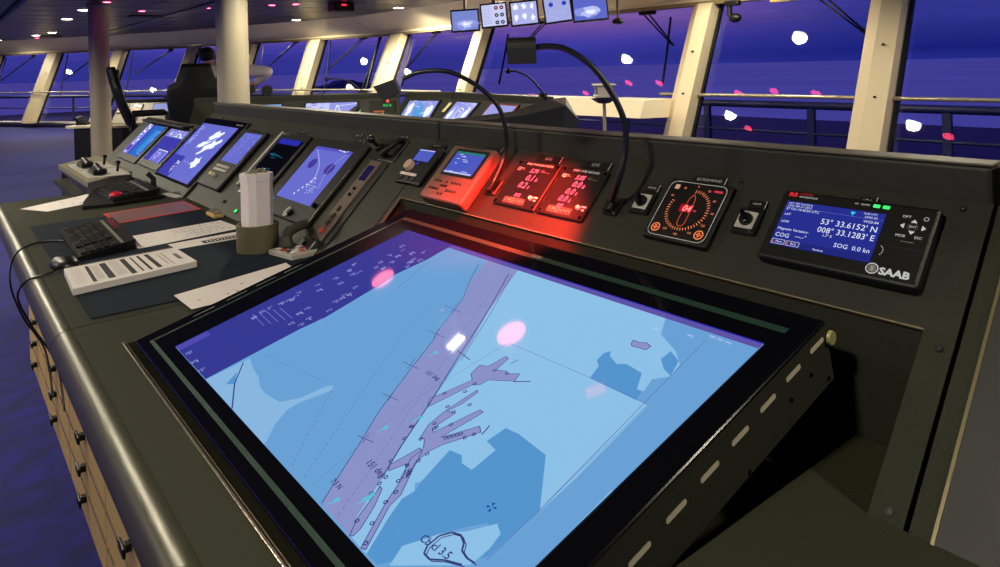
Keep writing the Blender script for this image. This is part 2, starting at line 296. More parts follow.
CM=[(0.2028, -0.1392), (0.2158, -0.1573), (0.2066, -0.0326), (0.1858, -0.0711), (0.2089, -0.0516), (0.2135, -0.0856), (0.2268, -0.1167), (0.2355, -0.1194), (0.2299, -0.0876), (0.2485, -0.1052), (0.238, -0.0657), (0.2083, 0.0034), (0.2309, 0.0084), (0.2637, -0.1242), (0.2665, -0.1202), (0.2693, -0.1162), (0.2721, -0.1122), (0.2749, -0.1082), (0.2849, -0.1096), (0.2902, -0.0986), (0.2361, -0.1449), (0.2668, -0.1557), (0.2675, -0.1694), (0.2617, -0.1824), (0.2744, -0.1868), (0.2778, -0.1907), (0.2044, -0.1382), (0.2158, -0.1573), (0.2364, -0.1908), (0.2557, -0.2095), (0.2581, -0.2198), (0.2748, -0.2032), (0.2749, -0.1889), (0.2719, -0.1851), (0.288, -0.2148), (0.2912, -0.2305), (0.3053, -0.2568), (0.287, -0.2661), (0.3241, -0.2753), (0.2637, -0.2344), (0.2352, -0.1224)]
CSTAR=(0.4016, -0.1597)
CCY=[(0.0862, -0.0176), (0.1989, -0.1205), (0.2359, -0.2659), (0.2663, -0.2349), (0.2677, -0.2407), (0.1729, -0.1607)]
CD=[(-0.3686, -0.1438), (-0.3772, -0.1241), (-0.377, -0.1075), (-0.3697, -0.087), (-0.3672, -0.073), (-0.3668, -0.0558), (-0.3625, -0.0664), (-0.3782, -0.0442), (-0.3682, -0.0082), (-0.3406, -0.0166), (-0.3579, 0.0285), (-0.3233, 0.0227), (-0.3619, 0.0639), (-0.3359, 0.0574), (-0.3285, 0.0702), (-0.3787, 0.0849), (-0.311, 0.1017), (-0.3244, 0.1194), (-0.29, 0.1067), (-0.3355, 0.1486), (-0.2981, 0.1313), (-0.3112, 0.1545), (-0.3248, 0.1784), (-0.3492, 0.1883), (-0.256, 0.1504), (-0.2598, 0.163), (-0.2435, 0.1375), (-0.2913, 0.178), (-0.2672, 0.1935), (-0.2416, 0.1664), (-0.2551, -0.0075), (-0.263, 0.0009), (-0.2581, -0.0213), (-0.2562, 0.0085), (-0.2719, 0.0304), (-0.2638, -0.1106), (-0.2459, -0.082), (-0.2395, -0.1011), (-0.3608, -0.271), (-0.3125, -0.274), (-0.2688, -0.2746), (-0.2159, -0.0734), (-0.2868, -0.0843), (-0.29, -0.0661), (-0.2353, -0.0454)]
CS=[(0.3456, 0.1996), (0.3996, 0.2097), (0.4272, 0.2224), (0.4404, 0.2217), (0.4533, 0.221)]
CTXT={'deg1': (0.2308, -0.2098), 'deg1b': (0.254, -0.2131), 'deg2': (0.1334, -0.0561), 'cl1': (0.3931, -0.2296), 'cl2': (0.4276, -0.2284), 'lane': (0.2118, -0.2544)}
# ------------------------------------------------------------------ instruments on the slope
def inst(name,label,cat,y0,y1,s0,s1,group=None,h=.0003):
    """y0 = left edge (larger), y1 = right edge"""
    t=thing(name,label,cat,mtx=pmtx((y0+y1)/2,(s0+s1)/2,h),group=group)
    return t,(y0-y1)/2,(s1-s0)/2
def tagplate(t,x0,x1,y0,y1,txt=None,z=.004,name='name_plate'):
    q=MB(); q.box(x0,x1,y0,y1,0,z,BLK,.001,1)
    if txt: q.text(txt,(x0+x1)/2,(y0+y1)/2,z+.0003,(y1-y0)*.55,M('engraved_white',(190,190,180),.6),'CENTER')
    q.box(x1-.0015,x1,y0,y1,z,z+.001,LGREY)
    q.build(name,t)
def fuzz(q,x0,x1,y0,y1,z,n,mat,w=(.004,.012),h=.002,seed=1):
    R=random.Random(seed)
    for _ in range(n):
        x=R.uniform(x0,x1-w[1]); y=R.uniform(y0,y1); q.rect(x,x+R.uniform(*w),y,y+h,z,mat)

S_RAD=E((104,108,205)); S_DK=E((58,58,170)); S_MID=E((84,92,200)); S_LT=E((190,195,245)); S_W=E((235,240,255),1.1)
S_BLUE=E((60,130,215)); S_CY=E((20,110,140),.8)

# --- radar A
t,w,h=inst('radar_display','large radar display with white echoes left of the slim black handset unit','display',3.86,3.222,-.015,.412)
q=MB(); q.box(-w,w,-h,h,0,.012,CONS2,.004,2); q.rect(-w+.01,w-.01,-h+.05,h-.005,.0125,BLKG); q.build('bezel',t)
q=MB(); x0,x1,y0,y1=-.283,.25,-.150,.172
q.rect(x0,x1,y0,y1,.0135,S_RAD)
q.rect(x0,x0+.2,y0,y0+.12,.0140,S_DK); q.rect(x0,x0+.035,y0,y1,.0138,S_MID)
R=random.Random(3)
def blob(q,cx,cy,rx,ry,z,mat,n=14,seed=0,ang=0):
    R=random.Random(seed); pts=[]
    for i in range(n):
        a=2*PI*i/n; k=R.uniform(.55,1.15); px=rx*k*math.cos(a); py=ry*k*math.sin(a)
        pts.append((cx+px*math.cos(ang)-py*math.sin(ang), cy+px*math.sin(ang)+py*math.cos(ang)))
    q.flat(pts,z,mat)
blob(q,.06,.11,.075,.03,.0142,S_W,18,2,.25); blob(q,.12,.06,.09,.03,.0143,S_W,18,5,.3); blob(q,.0,.06,.08,.02,.0142,S_W,16,6,.35); blob(q,.06,.02,.06,.012,.0142,S_W,14,8,.5)
blob(q,.11,-.045,.06,.035,.0142,S_W,16,9,.1); blob(q,.15,.1,.05,.02,.0144,S_RAD,12,10,.4)
blob(q,.13,.005,.018,.008,.0145,E((60,120,220)),10,11); blob(q,.06,.085,.07,.006,.0145,S_BLUE,10,12,.35)
for i in range(9): q.disk(x0+.03+.006*(i%3),y1-.02-i*.016,.005,.0145,S_LT,8)
fuzz(q,x0+.14,x0+.2,y0+.02,y0+.09,.0146,22,S_W,(.006,.016),.004,5); fuzz(q,x0+.02,x0+.1,y1-.13,y1-.02,.0146,30,S_LT,(.006,.02),.003,6)
fuzz(q,x0+.22,x1-.02,y0+.09,y0+.1,.0146,10,S_LT,(.01,.03),.0015,7)
q.build('screen',t)
q=MB()
for i in range(3):
    q.box(w-.12+i*.03,w-.105+i*.03,h-.03,h-.02,.0125,.016,GREY,.001,1); q.build('soft_key',t); q=MB()
q.box(-w,w,-h-.012,-h,-.002,.014,SILV,.003,1); q.build('trim_rail',t)
tagplate(t,-.2,-.12,h+.004,h+.018,'RADAR')

# --- monitors 1, 2 on the lower far part of the slope
def mon(label,y0,y1,s0,s1,kind):
    t,w,h=inst('monitor',label,'monitor',y0,y1,s0,s1)
    q=MB(); q.box(-w-.04,w+.04,-h-.04,h+.03,0,.012,BLK,.004,2); q.build('bezel',t)
    q=MB(); q.rect(-w,w,-h,h,.0128,S_DK)
    if kind==1:
        q.rect(-w,-w+.12,-h,h,.0133,E((130,135,225))); q.rect(-w+.16,w,-h,h,.0133,E((40,105,200))); q.rect(-w+.26,w-.03,-h+.03,h-.03,.0137,E((60,140,215)))
        fuzz(q,-w+.01,-w+.12,-h,h,.0139,26,S_W,(.01,.05),.006,3); fuzz(q,w-.09,w,-h,h,.0139,16,S_LT,(.01,.03),.003,4)
        q.rect(-w+.02,-w+.1,-h+.02,-h+.06,.0142,E((90,60,180)))
    else:
        q.rect(-w,w,h-.05,h,.0133,E((130,135,225))); fuzz(q,-w+.03,w,h-.045,h-.004,.0137,30,S_W,(.01,.04),.004,9)
        q.rect(-w+.12,w-.04,-h,-h+.075,.0133,E((110,112,215))); q.line([(-w+.12,-h),(-w+.12,-h+.075),(w-.04,-h+.075),(w-.04,-h)],.004,.0137,S_W)
        fuzz(q,-w+.15,w-.1,-h+.01,-h+.06,.0139,16,S_LT,(.01,.05),.003,5)
    q.build('screen',t)
mon('farthest small console monitor, showing a blue strip map beside pale columns',4.78,4.385,.083,.30,1)
mon('second farthest console monitor, dark blue with a pale box at its foot',4.255,3.91,.09,.30,2)

# --- B slim black unit
t,w,h=inst('radio_unit','slim black radio unit with small screen and keys beside the big radar display','radio',3.195,2.918,.07,.372)
q=MB(); q.box(-w,w,-h,h,0,.02,BLK,.006,2); q.build('body',t)
q=MB(); q.rect(-w+.055,w-.018,-.025,h-.02,.0205,S_RAD); fuzz(q,-w+.06,w-.02,-.01,h-.03,.021,22,S_LT,(.003,.012),.002,2)
q.line([(-w+.1,-.01),(-.02,.05),(.04,.12)],.001,.021,S_LT); q.build('screen',t)
q=MB()
for r in range(2):
    for c in range(6): q.box(-w+.06+c*.027,-w+.08+c*.027,-.055-r*.018,-.043-r*.018,.02,.023,LGREY,.001,1)
q.build('keypad',t)
q=MB(); q.box(-w+.06,-w+.085,-.1,-.085,.02,.024,M('key_yellow',(210,180,90),.5),.002); q.build('selector_key',t)
q=MB(); q.cyl((.01,-.098,.02),(.01,-.098,.034),.009,.008,LGREY,14); q.build('knob',t)

# --- C dark lcd unit with light left edge
t,w,h=inst('alarm_unit','dark alarm unit with faint cyan lines and a lighter left edge','panel',2.80,2.515,.14,.388)
q=MB(); q.box(-w,w,-h-.02,h,0,.012,BLK,.004,2); q.rect(-w+.04,w-.02,-.07,h-.03,.0125,BLKG); q.build('body',t)
q=MB(); q.box(-w,-w+.018,-h-.02,h,.012,.015,LGREY,.001,1); q.box(-w+.018,-w+.1,h-.016,h-.004,.012,.014,DGREY,.001,1); q.text('ALARM',-w+.03,h-.01,.0145,.011,LGREY); q.build('edge_strip',t)
q=MB(); q.rect(-w+.05,w-.04,h-.055,h-.03,.0131,E((38,42,165))); fuzz(q,-w+.06,w-.06,0,.02,.0131,9,S_CY,(.02,.05),.0025,3); fuzz(q,-w+.1,w-.1,-.06,-.045,.0131,6,S_CY,(.02,.04),.0025,4); q.build('screen',t)
q=MB()
for i in range(6): q.box(-w+.03+i*.022,-w+.047+i*.022,-h+.005,-h+.02,.012,.016,LGREY if i%2 else DGREY,.001,1)
q.build('keypad',t)
tagplate(t,-.02,.05,h+.012,h+.024,'ALARM')

# --- D display
t,w,h=inst('radar_display','medium display with a dotted curve and two dark ovals, right of the paper holder','display',2.455,2.057,.066,.385)
q=MB(); q.box(-w,w,-h,h,0,.014,BLK,.005,2); q.box(w-.004,w,-h,h-.1,.0139,.0155,SILV,.0005,1); q.build('bezel',t)
q=MB(); x0,x1,y0,y1=-.145,.133,-.096,.124
q.rect(x0,x1,y0,y1,.0146,S_RAD); q.rect(x0,x1,y1-.012,y1,.015,E((84,84,190)))
q.disk(-.075,.052,.026,.0151,E((66,58,150)),18,1,.8); q.disk(.07,.045,.03,.0151,E((66,58,150)),18,1,.75)
for i in range(16):
    a=i/15; q.disk(-.11+.12*a+.05*math.sin(a*3),y1-.02-a*.14,.0028,.0152,S_W,8); q.disk(.1-.03*math.sin(a*3),y1-.02-a*.13,.0024,.0152,S_LT,8)
for i in range(6): q.disk(.03-.012*i,-.0-.014*i,.004,.0153,S_W,8)
fuzz(q,.02,.1,-.06,-.01,.0153,14,S_LT,(.01,.04),.0012,8); fuzz(q,.03,.12,y1-.009,y1-.004,.0153,5,S_W,(.006,.02),.003,2)
q.build('screen',t)
q=MB(); q.box(-.17,-.13,-.125,-.105,.014,.017,M('blue_badge',(60,110,150),.4),.001,1); q.build('badge',t)
q=MB(); q.cyl((.03,-.137,.014),(.03,-.137,.02),.02,.018,LGREY,18); q.build('dial',t)
q=MB(); q.cyl((.055,-.137,.014),(.055,-.137,.028),.011,.009,BLK,16); q.build('knob',t)
q=MB(); q.cyl((.17,-.09,.014),(.17,-.09,.024),.009,.008,BLKG,16); q.build('knob',t)
tagplate(t,.02,.08,h+.03,h+.045,'ECDIS')

# --- E narrow strip
t,w,h=inst('switch_strip','narrow grey-brown strip with small dark screen and lamp buttons beside the medium display','control panel',1.99,1.925,.045,.335)
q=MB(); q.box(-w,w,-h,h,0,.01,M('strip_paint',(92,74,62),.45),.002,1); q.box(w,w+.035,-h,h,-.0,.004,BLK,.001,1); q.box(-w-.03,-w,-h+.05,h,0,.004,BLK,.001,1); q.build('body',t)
q=MB(); q.rect(-w+.012,w-.012,h-.075,h-.02,.0106,E((28,24,70),.8)); q.build('screen',t)
for i,(c,yy) in enumerate((( M('lamp_red',(200,60,40),.3),-h+.03),(M('lamp_dark_a',(60,50,30),.3),-h+.058),(M('lamp_dark_a'),-h+.083),(M('lamp_dark_a'),-h+.108),(BLKG,h-.13),(BLKG,h-.108))):
    q=MB(); q.cyl((.003,yy,.01),(.003,yy,.016),.009 if i<4 else .005,.008 if i<4 else .004,c,14); q.ring(.003,yy,.009,.011,.0105,SILV,14); q.build('button',t)

# --- F joystick
t,w,h=inst('joystick_panel','black joystick plate with round knob at the top left of the open panel','control panel',2.03,1.875,.345,.43)
q=MB(); q.box(-w,w,-h,h,0,.004,BLK,.001,1); q.line([(-.02,-h),(w,-h),(w,h)],.0012,.0045,LGREY); q.build('plate',t)
q=MB(); q.cyl((-.055,.0,.004),(-.055,0,.014),.016,.014,BLK,20); q.cyl((-.055,.0,.014),(-.055,0,.04),.006,.006,BLK,12); q.ball((-.055,0,.046),.013,BLKG); q.build('joystick',t)
q=MB(); q.tube(spline([(.0,-.02,.006),(.02,-.03,.02),(.04,-.01,.024),(.05,.02,.02),(.045,.034,.006)]),.008,BLK); q.build('grab_handle',t)
tagplate(t,.0,.055,h+.004,h+.014,'JOYSTICK')
q=MB(); q.box(-.004,.004,-.2,.2,0,.0006,BLKG)
# panel seam strip
t,w,h=inst('light_sensor','tiny white-lettered plate between the joystick and the section seam','sign',2.20,2.13,.395,.41)
q=MB(); q.box(-w,w,-h,h,0,.003,BLK,.001,1); q.text('FWD',-.01,0,.0034,.009,LGREY); q.box(w-.002,w,-h,h,.003,.0036,LGREY); q.build('plate',t)

# --- H small black unit with round knob
t,w,h=inst('autopilot_unit','small black unit with a blue screen and pale oval knob left of the red-lit unit','control panel',1.79,1.655,.283,.407)
q=MB(); q.box(-w,w,-h,h,0,.012,BLK,.005,2); q.build('body',t)
q=MB(); q.rect(-.045,.036,.014,h-.008,.0126,E((78,92,190))); q.rect(-.045,.036,h-.012,h-.009,.013,S_LT); q.build('screen',t)
q=MB(); q.cyl((-.032,-.008,.012),(-.032,-.008,.026),.0165,.0155,M('pale_knob',(190,165,140),.4),24); q.build('knob',t)
q=MB(); q.disk(-.01,.006,.006,.0127,E((50,60,190)),12); q.build('pilot_lamp',t)
q=MB(); q.rect(-.058,.026,-.038,-.029,.0126,M('white_sticker',(225,205,200),.6)); q.text('ON OFF',-.016,-.0335,.0128,.008,M('red_ink',(170,40,30),.6),'CENTER'); q.build('sticker',t)
for k in range(3):
    q=MB(); x=-.04+k*.03; q.box(x-.009,x+.009,-.056,-.043,.012,.014,BLKG,.002,1); q.rect(x-.007,x+.007,-.0545,-.0445,.0143,LGREY); q.rect(x-.0058,x+.0058,-.0535,-.0455,.0145,BLK); q.build('button',t)
tagplate(t,-.03,.05,h+.01,h+.022,'AUTOPILOT')

# --- I unit lit red by the lamp
t,w,h=inst('radio_unit','pale keypad unit with portrait blue screen, bathed in red lamplight','radio',1.588,1.403,.244,.415)
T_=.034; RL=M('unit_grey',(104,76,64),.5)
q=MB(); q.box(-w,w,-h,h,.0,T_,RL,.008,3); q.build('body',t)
q=MB(); q.rplate(-w+.028,w-.014,-.012,h-.012,T_,T_+.001,BLK,.004); q.rect(-w+.038,w-.024,-.004,h-.02,T_+.0015,E((74,88,190))); q.rect(-w+.038,w-.024,h-.027,h-.02,T_+.0018,E((40,120,110)))
fuzz(q,-w+.05,w-.04,.0,.06,T_+.0018,9,S_LT,(.006,.03),.0022,12); q.rect(-w+.038,w-.03,-.004,.001,T_+.0018,S_LT); q.build('screen',t)
q=MB(); q.text('RADIO',-w+.03,-.024,T_+.0004,.006,PRINT); q.rect(-.04,.05,h-.007,h-.005,T_+.0004,PRINT); q.build('lettering',t)
for r,row in enumerate(((-.062,-.05,-.038,-.012,.012,.024,.036,.048),(-.026,-.015,-.004),(-.066,-.054,-.042,-.030,.01,.022,.034,.046),(-.016,-.002))):
    for x in row:
        q=MB(); y=-.032-r*.012; q.box(x-.004,x+.004,y-.0035,y+.0035,T_,T_+.002,BLK,.0012,1); q.text('.',x,y+.001,T_+.0022,.008,WHITE,'CENTER'); q.build('key',t)
tagplate(t,.0,.07,h+.012,h+.028)

LED_N=E((255,80,100),2.6)
# --- K speed log panels
def logpanel(label,y0,y1,s0,s1,rows,tagtxt,title):
    t,w,h=inst('readout_panel',label,'panel',y0,y1,s0,s1,group='red numeral readouts')
    q=MB(); q.box(-w,w,-h,h,0,.007,M('panel_black',(13,11,11),.5,spec=.3),.002,1)
    q.rect(-w+.002,-w+.0028,-h+.004,h-.004,.0073,DGREY); q.text(title,.006,h-.009,.0074,.0078,M('white_print',(230,228,224),.6),'CENTER',bold=.0001)
    q.build('plate',t); z=.0076
    q=MB()
    for x,y,s,txt,unit in rows:
        s*=1.3; q.text(txt,x,y,z,s,LED_N,shear=.25,bold=.0006); q.text(unit,x+s*1.5,y-.003,z,s*.6,LED_N,shear=.25,bold=.0005)
    q.build('numerals',t)
    q=MB(); WP=MAT['white_print']
    q.rect(-w+.014,-w+.024,h-.030,h-.021,z,WP); q.rect(-w+.016,-w+.022,h-.0285,h-.0225,z+.0002,BLK); q.rect(-w+.027,-w+.034,h-.024,h-.0225,z,WP); q.rect(-w+.027,-w+.042,h-.028,h-.0272,z,GREY)
    q.rect(.022,.034,h-.024,h-.0225,z,GREY); q.rect(.022,.052,h-.028,h-.0268,z,GREY); q.rect(.022,.03,h-.0262,h-.0252,z,GREY)
    # boxed lettering at the foot
    bx0,bx1,by0,by1=-.042,.03,-h+.009,-h+.024
    q.rect(bx0,bx1,by0,by1,z,GREY)
    for i,c in enumerate('EMVANN'):
        a=bx0+.0012+i*(bx1-bx0-.0006)/6; b=a+(bx1-bx0)/6-.0016
        q.rect(a,b,by0+.0012,by1-.0012,z+.0002,BLK if i not in (2,) else GREY); q.text(c,(a+b)/2,(by0+by1)/2,z+.0004,.0115,LGREY if i!=2 else BLK,'CENTER',bold=.0002)
    q.build('lettering',t)
    q=MB(); q.cyl((.043,-h+.03,.007),(.043,-h+.03,.012),.0055,.0045,M('white_knob',(215,210,205),.4),14); q.rect(.05,.064,-h+.032,-h+.036,z,WP); q.rect(.055,.062,-h+.024,-h+.028,z,WP); q.build('knob',t)
    for sx,sy in ((-1,-1),(1,-1),(1,1),(-1,1)):
        q=MB(); q.cyl((sx*(w-.008),sy*(h-.008),.007),(sx*(w-.008),sy*(h-.008),.0088),.004,.0035,BLKG,10); q.build('screw',t)
    tagplate(t,-.025,.06,h+.004,h+.024,tagtxt)
logpanel('left of two black panels with red glowing numerals, three lines reading down to 0.2',1.333,1.186,.283,.413,
   [(-.014,.037,.012,'5.74',''),(-.014,.017,.0175,'0.1','k'),(-.024,-.005,.0175,'0.2','t'),(-.016,-.033,.009,'8.02','')],'LOG','SPEED THROUGH WATER')
logpanel('right of two black panels with red glowing numerals, four lines ending in zeros',1.178,1.038,.283,.413,
   [(-.014,.038,.012,'5.05',''),(-.012,.020,.0165,'0.0','k'),(-.02,.0,.0165,'0.0','t'),(-.028,-.020,.0165,'0.0','k'),(-.02,-.037,.008,'8.02','')],'LOG','SPEED OVER GROUND')

# --- rotary switches
def rotary(label,yc,sc,lab):
    t,w,h=inst('rotary_switch',label,'switch',yc+.024,yc-.024,sc-.026,sc+.026,group='rotary switches')
    q=MB(); q.box(-w,w,-h,h,0,.006,BLK,.002,1); q.box(-.018,.016,-.016,.018,.006,.0075,LGREY,.001,1); q.build('plate',t)
    q=MB(); q.cyl((-.001,.001,.0075),(-.001,.001,.013),.0125,.0115,BLK,20); R_=Matrix.Translation((-.001,.001,0))@Matrix.Rotation(.7,4,'Z'); q.box(-.004,.004,-.014,.014,.012,.02,BLKG,.002,2,mtx=R_); q.build('knob',t)
    q=MB(); q.cyl((.014,-.021,.006),(.014,-.021,.0075),.0022,.002,SILV,8); q.build('screw',t)
    q=MB(); q.box(-.012,.022,h+.001,h+.018,0,.005,BLK,.001,1); q.text(lab,.004,h+.010,.0053,.0055,M('engraved_white'),'CENTER'); q.box(.0205,.022,h+.001,h+.018,.005,.006,LGREY); q.build('name_plate',t)
rotary('rotary switch left of the round-dial rudder instrument',.917,.354,'DIMMER')
rotary('rotary switch between the round-dial instrument and the position display',.688,.353,'LIGHT')

# --- N compass/ wind instrument
t,w,h=inst('wind_indicator','black square dial with glowing amber ticks and red digits 04','gauge',.873,.735,.281,.414)
q=MB(); q.box(-w,w,-h,h,0,.014,BLK,.003,2)
z=.0145; q.build('body',t)
q=MB()
def rr(w_,h_,r,n=6):
    pts=[]
    for cx,cy,a in ((w_-r,h_-r,0),(-w_+r,h_-r,90),(-w_+r,-h_+r,180),(w_-r,-h_+r,270)):
        for i in range(n+1): t_=math.radians(a+90*i/n); pts.append((cx+r*math.cos(t_),cy+r*math.sin(t_)))
    return pts
A_=rr(w-.007,h-.006,.014); q.line(A_+[A_[0]],.0011,z,M('dial_outline',(215,215,215),.4))
for k in range(40):
    a=2*PI*k/48; r1=.045; r2=.039 if k%4 else .038; q.line([(r1*math.sin(a),.001+r1*math.cos(a)),(r2*math.sin(a),.001+r2*math.cos(a))],.0013,z,AMB)
for k in range(10): 
    a=math.radians([-60,-30,0,30,60,90,120,150,180,210,-120,-90][k]); rr_=.053
    q.text(str([60,30,0,30,60,90,120,150,180,150,120,90][k]),rr_*math.sin(a),.001+rr_*math.cos(a),z,.0062,AMB,'CENTER')
ship=[(0,.036),(.006,.026),(.008,.012),(.008,-.028),(.004,-.034),(-.004,-.034),(-.008,-.028),(-.008,.012),(-.006,.026),(0,.036)]
q.line(ship,.0009,z,E((230,90,60),1.1))
q.rect(-.05,-.040,.043,.053,z,E((220,170,140),.8)); q.text('WIND',.045,.048,z,.0065,LED_R,'CENTER')
q.build('dial',t)
q=MB(); q.rect(-.017,.010,-.004,.012,z+.0001,LED_RB); q.text('04',-.002,.003,z+.0004,.019,E((255,110,110),1.8),'CENTER',shear=.2,bold=.0006); q.text('kn',.017,.001,z+.0004,.006,LED_R,'CENTER'); q.build('digits',t)
for sx in (-1,1):
    q=MB(); q.disk(sx*.047,-.045,.0095,z+.0001,AMB,20); q.disk(sx*.047,-.045,.0075,z+.0003,E((120,20,10),.8),18); q.rect(sx*.047-.006,sx*.047+.006,-.0458,-.0442,z+.0005,AMB)
    q.flat([(sx*.047-.003,-.043),(sx*.047+.003,-.043),(sx*.047,-.0395)],z+.0005,AMB); q.flat([(sx*.047-.003,-.047),(sx*.047,-.0505),(sx*.047+.003,-.047)],z+.0005,AMB); q.build('button',t)
tagplate(t,-.03,.042,h+.003,h+.02,'GYRO/WIND')

# --- P position display
t,w,h=inst('position_display','black navigation display showing latitude, longitude and SOG 0.0 kn','display',.637,.400,.284,.418)
q=MB(); q.box(-w,w,-h,h,0,.02,BLK,.006,3); q.box(w-.0035,w-.0015,-h+.008,h-.008,.019,.0207,SILV); q.build('body',t)
z=.0206; TXT=E((225,230,250),1.0)
q=MB(); sx0,sx1,sy0,sy1=-w+.014,-w+.014+.155,-h+.026,-h+.111
q.rect(sx0,sx1,sy0,sy1,z,E((34,44,140))); q.rect(sx0,sx1,sy0,sy0+.012,z+.0001,E((28,36,120)))
zz=z+.0004
q.text('LAT: 053 33.6152 N',sx0+.004,sy1-.004,zz,.0048,TXT); q.text('LON: 008 33.1283 E',sx0+.004,sy1-.009,zz,.0048,TXT)
q.text('27 Oct 16:42:53 UTC',sx0+.003,sy1-.015,zz,.0062,TXT); q.text('16:42 UTC',sx1-.032,sy1-.004,zz,.0046,TXT); q.text('DGPS 2D',sx1-.028,sy1-.010,zz,.0046,TXT); q.text('WGS-84',sx1-.028,sy1-.018,zz,.0062,TXT)
q.rect(sx0,sx1,sy1-.0125,sy1-.0119,zz,E((90,110,200)))
q.flat([(sx0+.104,sy1-.004),(sx0+.112,sy1-.004),(sx0+.108,sy1-.011)],zz,E((60,200,230)))
q.text('LAT',sx0+.004,sy1-.026,zz,.006,TXT); q.text("53\u00b0 33.6152' N",sx1-.004,sy1-.030,zz,.0142,TXT,'RIGHT',xs=.98); q.text('LON',sx0+.004,sy1-.040,zz,.006,TXT); q.text("008\u00b0 33.1283' E",sx1-.004,sy1-.045,zz,.0142,TXT,'RIGHT',xs=.95)
q.text('Magnetic Variation:',sx0+.003,sy1-.054,zz,.0066,TXT); q.text("1.7\u00b0 E",sx0+.076,sy1-.054,zz,.0062,TXT)
q.text('COG',sx0+.003,sy1-.066,zz,.0105,TXT); q.text('---.-\u00b0',sx0+.036,sy1-.064,zz,.0095,TXT); q.text('SOG  0.0 kn',sx1-.004,sy1-.067,zz,.0105,TXT,'RIGHT')
for i,tx_ in enumerate(('Menu','Back')):
    a=sx0+.002+i*.024; q.line([(a,sy0+.0025),(a+.021,sy0+.0025),(a+.021,sy0+.0105),(a,sy0+.0105),(a,sy0+.0025)],.0006,zz,TXT); q.text(tx_,a+.012,sy0+.0065,zz,.005,TXT,'CENTER'); q.rect(a+.002,a+.004,sy0+.004,sy0+.008,zz,E((230,60,60)))
q.text('Position',sx0+.07,sy0+.004,zz,.005,TXT)
q.build('screen',t)
q=MB(); WPK=E((205,205,205),.85)
q.text('R5',-w+.012,h-.010,z,.010,E((220,40,50),.9),bold=.0006,xs=1.3); q.text('SUPREME',-w+.030,h-.007,z,.0052,E((200,30,40),.9)); q.text('NAVIGATION',-w+.030,h-.0125,z,.005,WPK)
q.text('AIS   ALARM',sx1-.05,h-.011,z,.0042,WPK)
q.text('SAAB',w-.052,-h+.0165,z,.0155,WPK,bold=.0006,xs=1.1)
q.ring(w-.062,-h+.0185,.0072,.0088,z,WPK); q.disk(w-.062,-h+.0185,.0062,z,GREY); q.text('S',w-.062,-h+.0185,z+.0003,.009,WPK,'CENTER')
kx=w-.028; ky=.029
q.text('OPT',kx-.006,ky+.016,z,.0062,WPK,'RIGHT'); q.ring(kx+.014,ky+.016,.0026,.0034,z,WPK,16); q.text('MOB',kx-.006,ky-.017,z,.0062,WPK,'RIGHT'); q.text('ESC',kx+.006,ky-.017,z,.0062,WPK)
q.text('ENT',kx,ky,z,.0052,WPK,'CENTER'); q.line([(kx-.01,ky-.026),(kx+.008,ky-.026)],.0008,z,GREY)
q.line([(-.0+w-.064,-.008),(w-.004,-.008)],.0006,z,DGREY); q.line([(w-.069,h-.02),(w-.069,-h+.006)],.0006,z,DGREY)
for a in range(5):
    b=math.radians(-60+30*a); q.line([(w-.062+.006*math.cos(b),-.018+.008*math.sin(b)),(w-.062+.006*math.cos(b+.3),-.018+.008*math.sin(b+.3))],.001,z,WPK)
q.build('lettering',t)
for i in range(2):
    q=MB(); q.box(.028+i*.014,.038+i*.014,h-.014,h-.008,.0198,.0212,GRN,.0008,1); q.build('indicator_lamp',t)
for dx,dy,pts in ((0,.0095,[(-.004,-.002),(.004,-.002),(0,.003)]),(0,-.0095,[(-.004,.002),(0,-.003),(.004,.002)]),(-.014,0,[(.002,-.004),(.002,.004),(-.003,0)]),(.014,0,[(-.002,-.004),(.003,0),(-.002,.004)])):
    q=MB(); q.prism([(kx+dx+a,ky+dy+b) for a,b in pts],.0199,.0212,WPK); q.build('arrow_key',t)
q=MB(); q.ring(kx,ky,.0068,.0073,z,GREY,20,1,.8); q.build('enter_key',t)
q=MB(); q.box(-.004,.024,h+.001,h+.014,-.0,.006,BLK,.001,1); q.text('GPS-1',.009,h+.0075,.0063,.0055,M('engraved_white'),'CENTER'); q.box(.0225,.024,h+.001,h+.014,.006,.007,LGREY); q.build('name_plate',t)

# --- gooseneck lamps
def goose(label,yb,sb,pts,r,head,name='gooseneck_lamp'):
    M0=pmtx(yb,sb,.0003); t=thing(name,label,'lamp',mtx=M0); inv=M0.inverted()
    q=MB(); q.box(-.018,.018,-.022,.022,0,.006,BLK,.002,1); q.box(-.009,.009,-.02,.008,.006,.022,BLK,.004,2); q.build('base',t)
    q=MB(); q.cyl((.012,-.017,.006),(.012,-.017,.0085),.003,.0025,SILV,8); q.build('screw',t)
    base=M0@Vector((0,0,.014))
    P=spline([base]+[Vector(p)+Vector((0,0,EYE)) for p in pts],8)
    q=MB(); q.tube([inv@p for p in P],r,RUB,12); q.build('flexible_neck',t)
    return t,inv,P
t,inv,P=goose('tall black gooseneck lamp standing right of the red numeral panels',.982,.335,
  [(1.037,.938,-.229),(1.048,.929,-.171),(1.047,.93,-.113),(1.027,.946,-.054),(.998,.969,-.004),(.961,.999,.028),(.93,1.024,.034),(.908,1.043,.030)],.0062,0)
hc=Vector((.897,1.052,.028+EYE))
ax=Vector((-.62,.45,-.0)).normalized(); ay=ax.cross(Vector((0,0,1))).normalized(); az=Vector((0,0,1))
ax=(P[-1]-hc).normalized()*-1; ax.z=0; ax.normalize(); ay=az.cross(ax)
HM=Matrix(((ax.x,ay.x,az.x,hc.x),(ax.y,ay.y,az.y,hc.y),(ax.z,ay.z,az.z,hc.z),(0,0,0,1)))
q=MB()
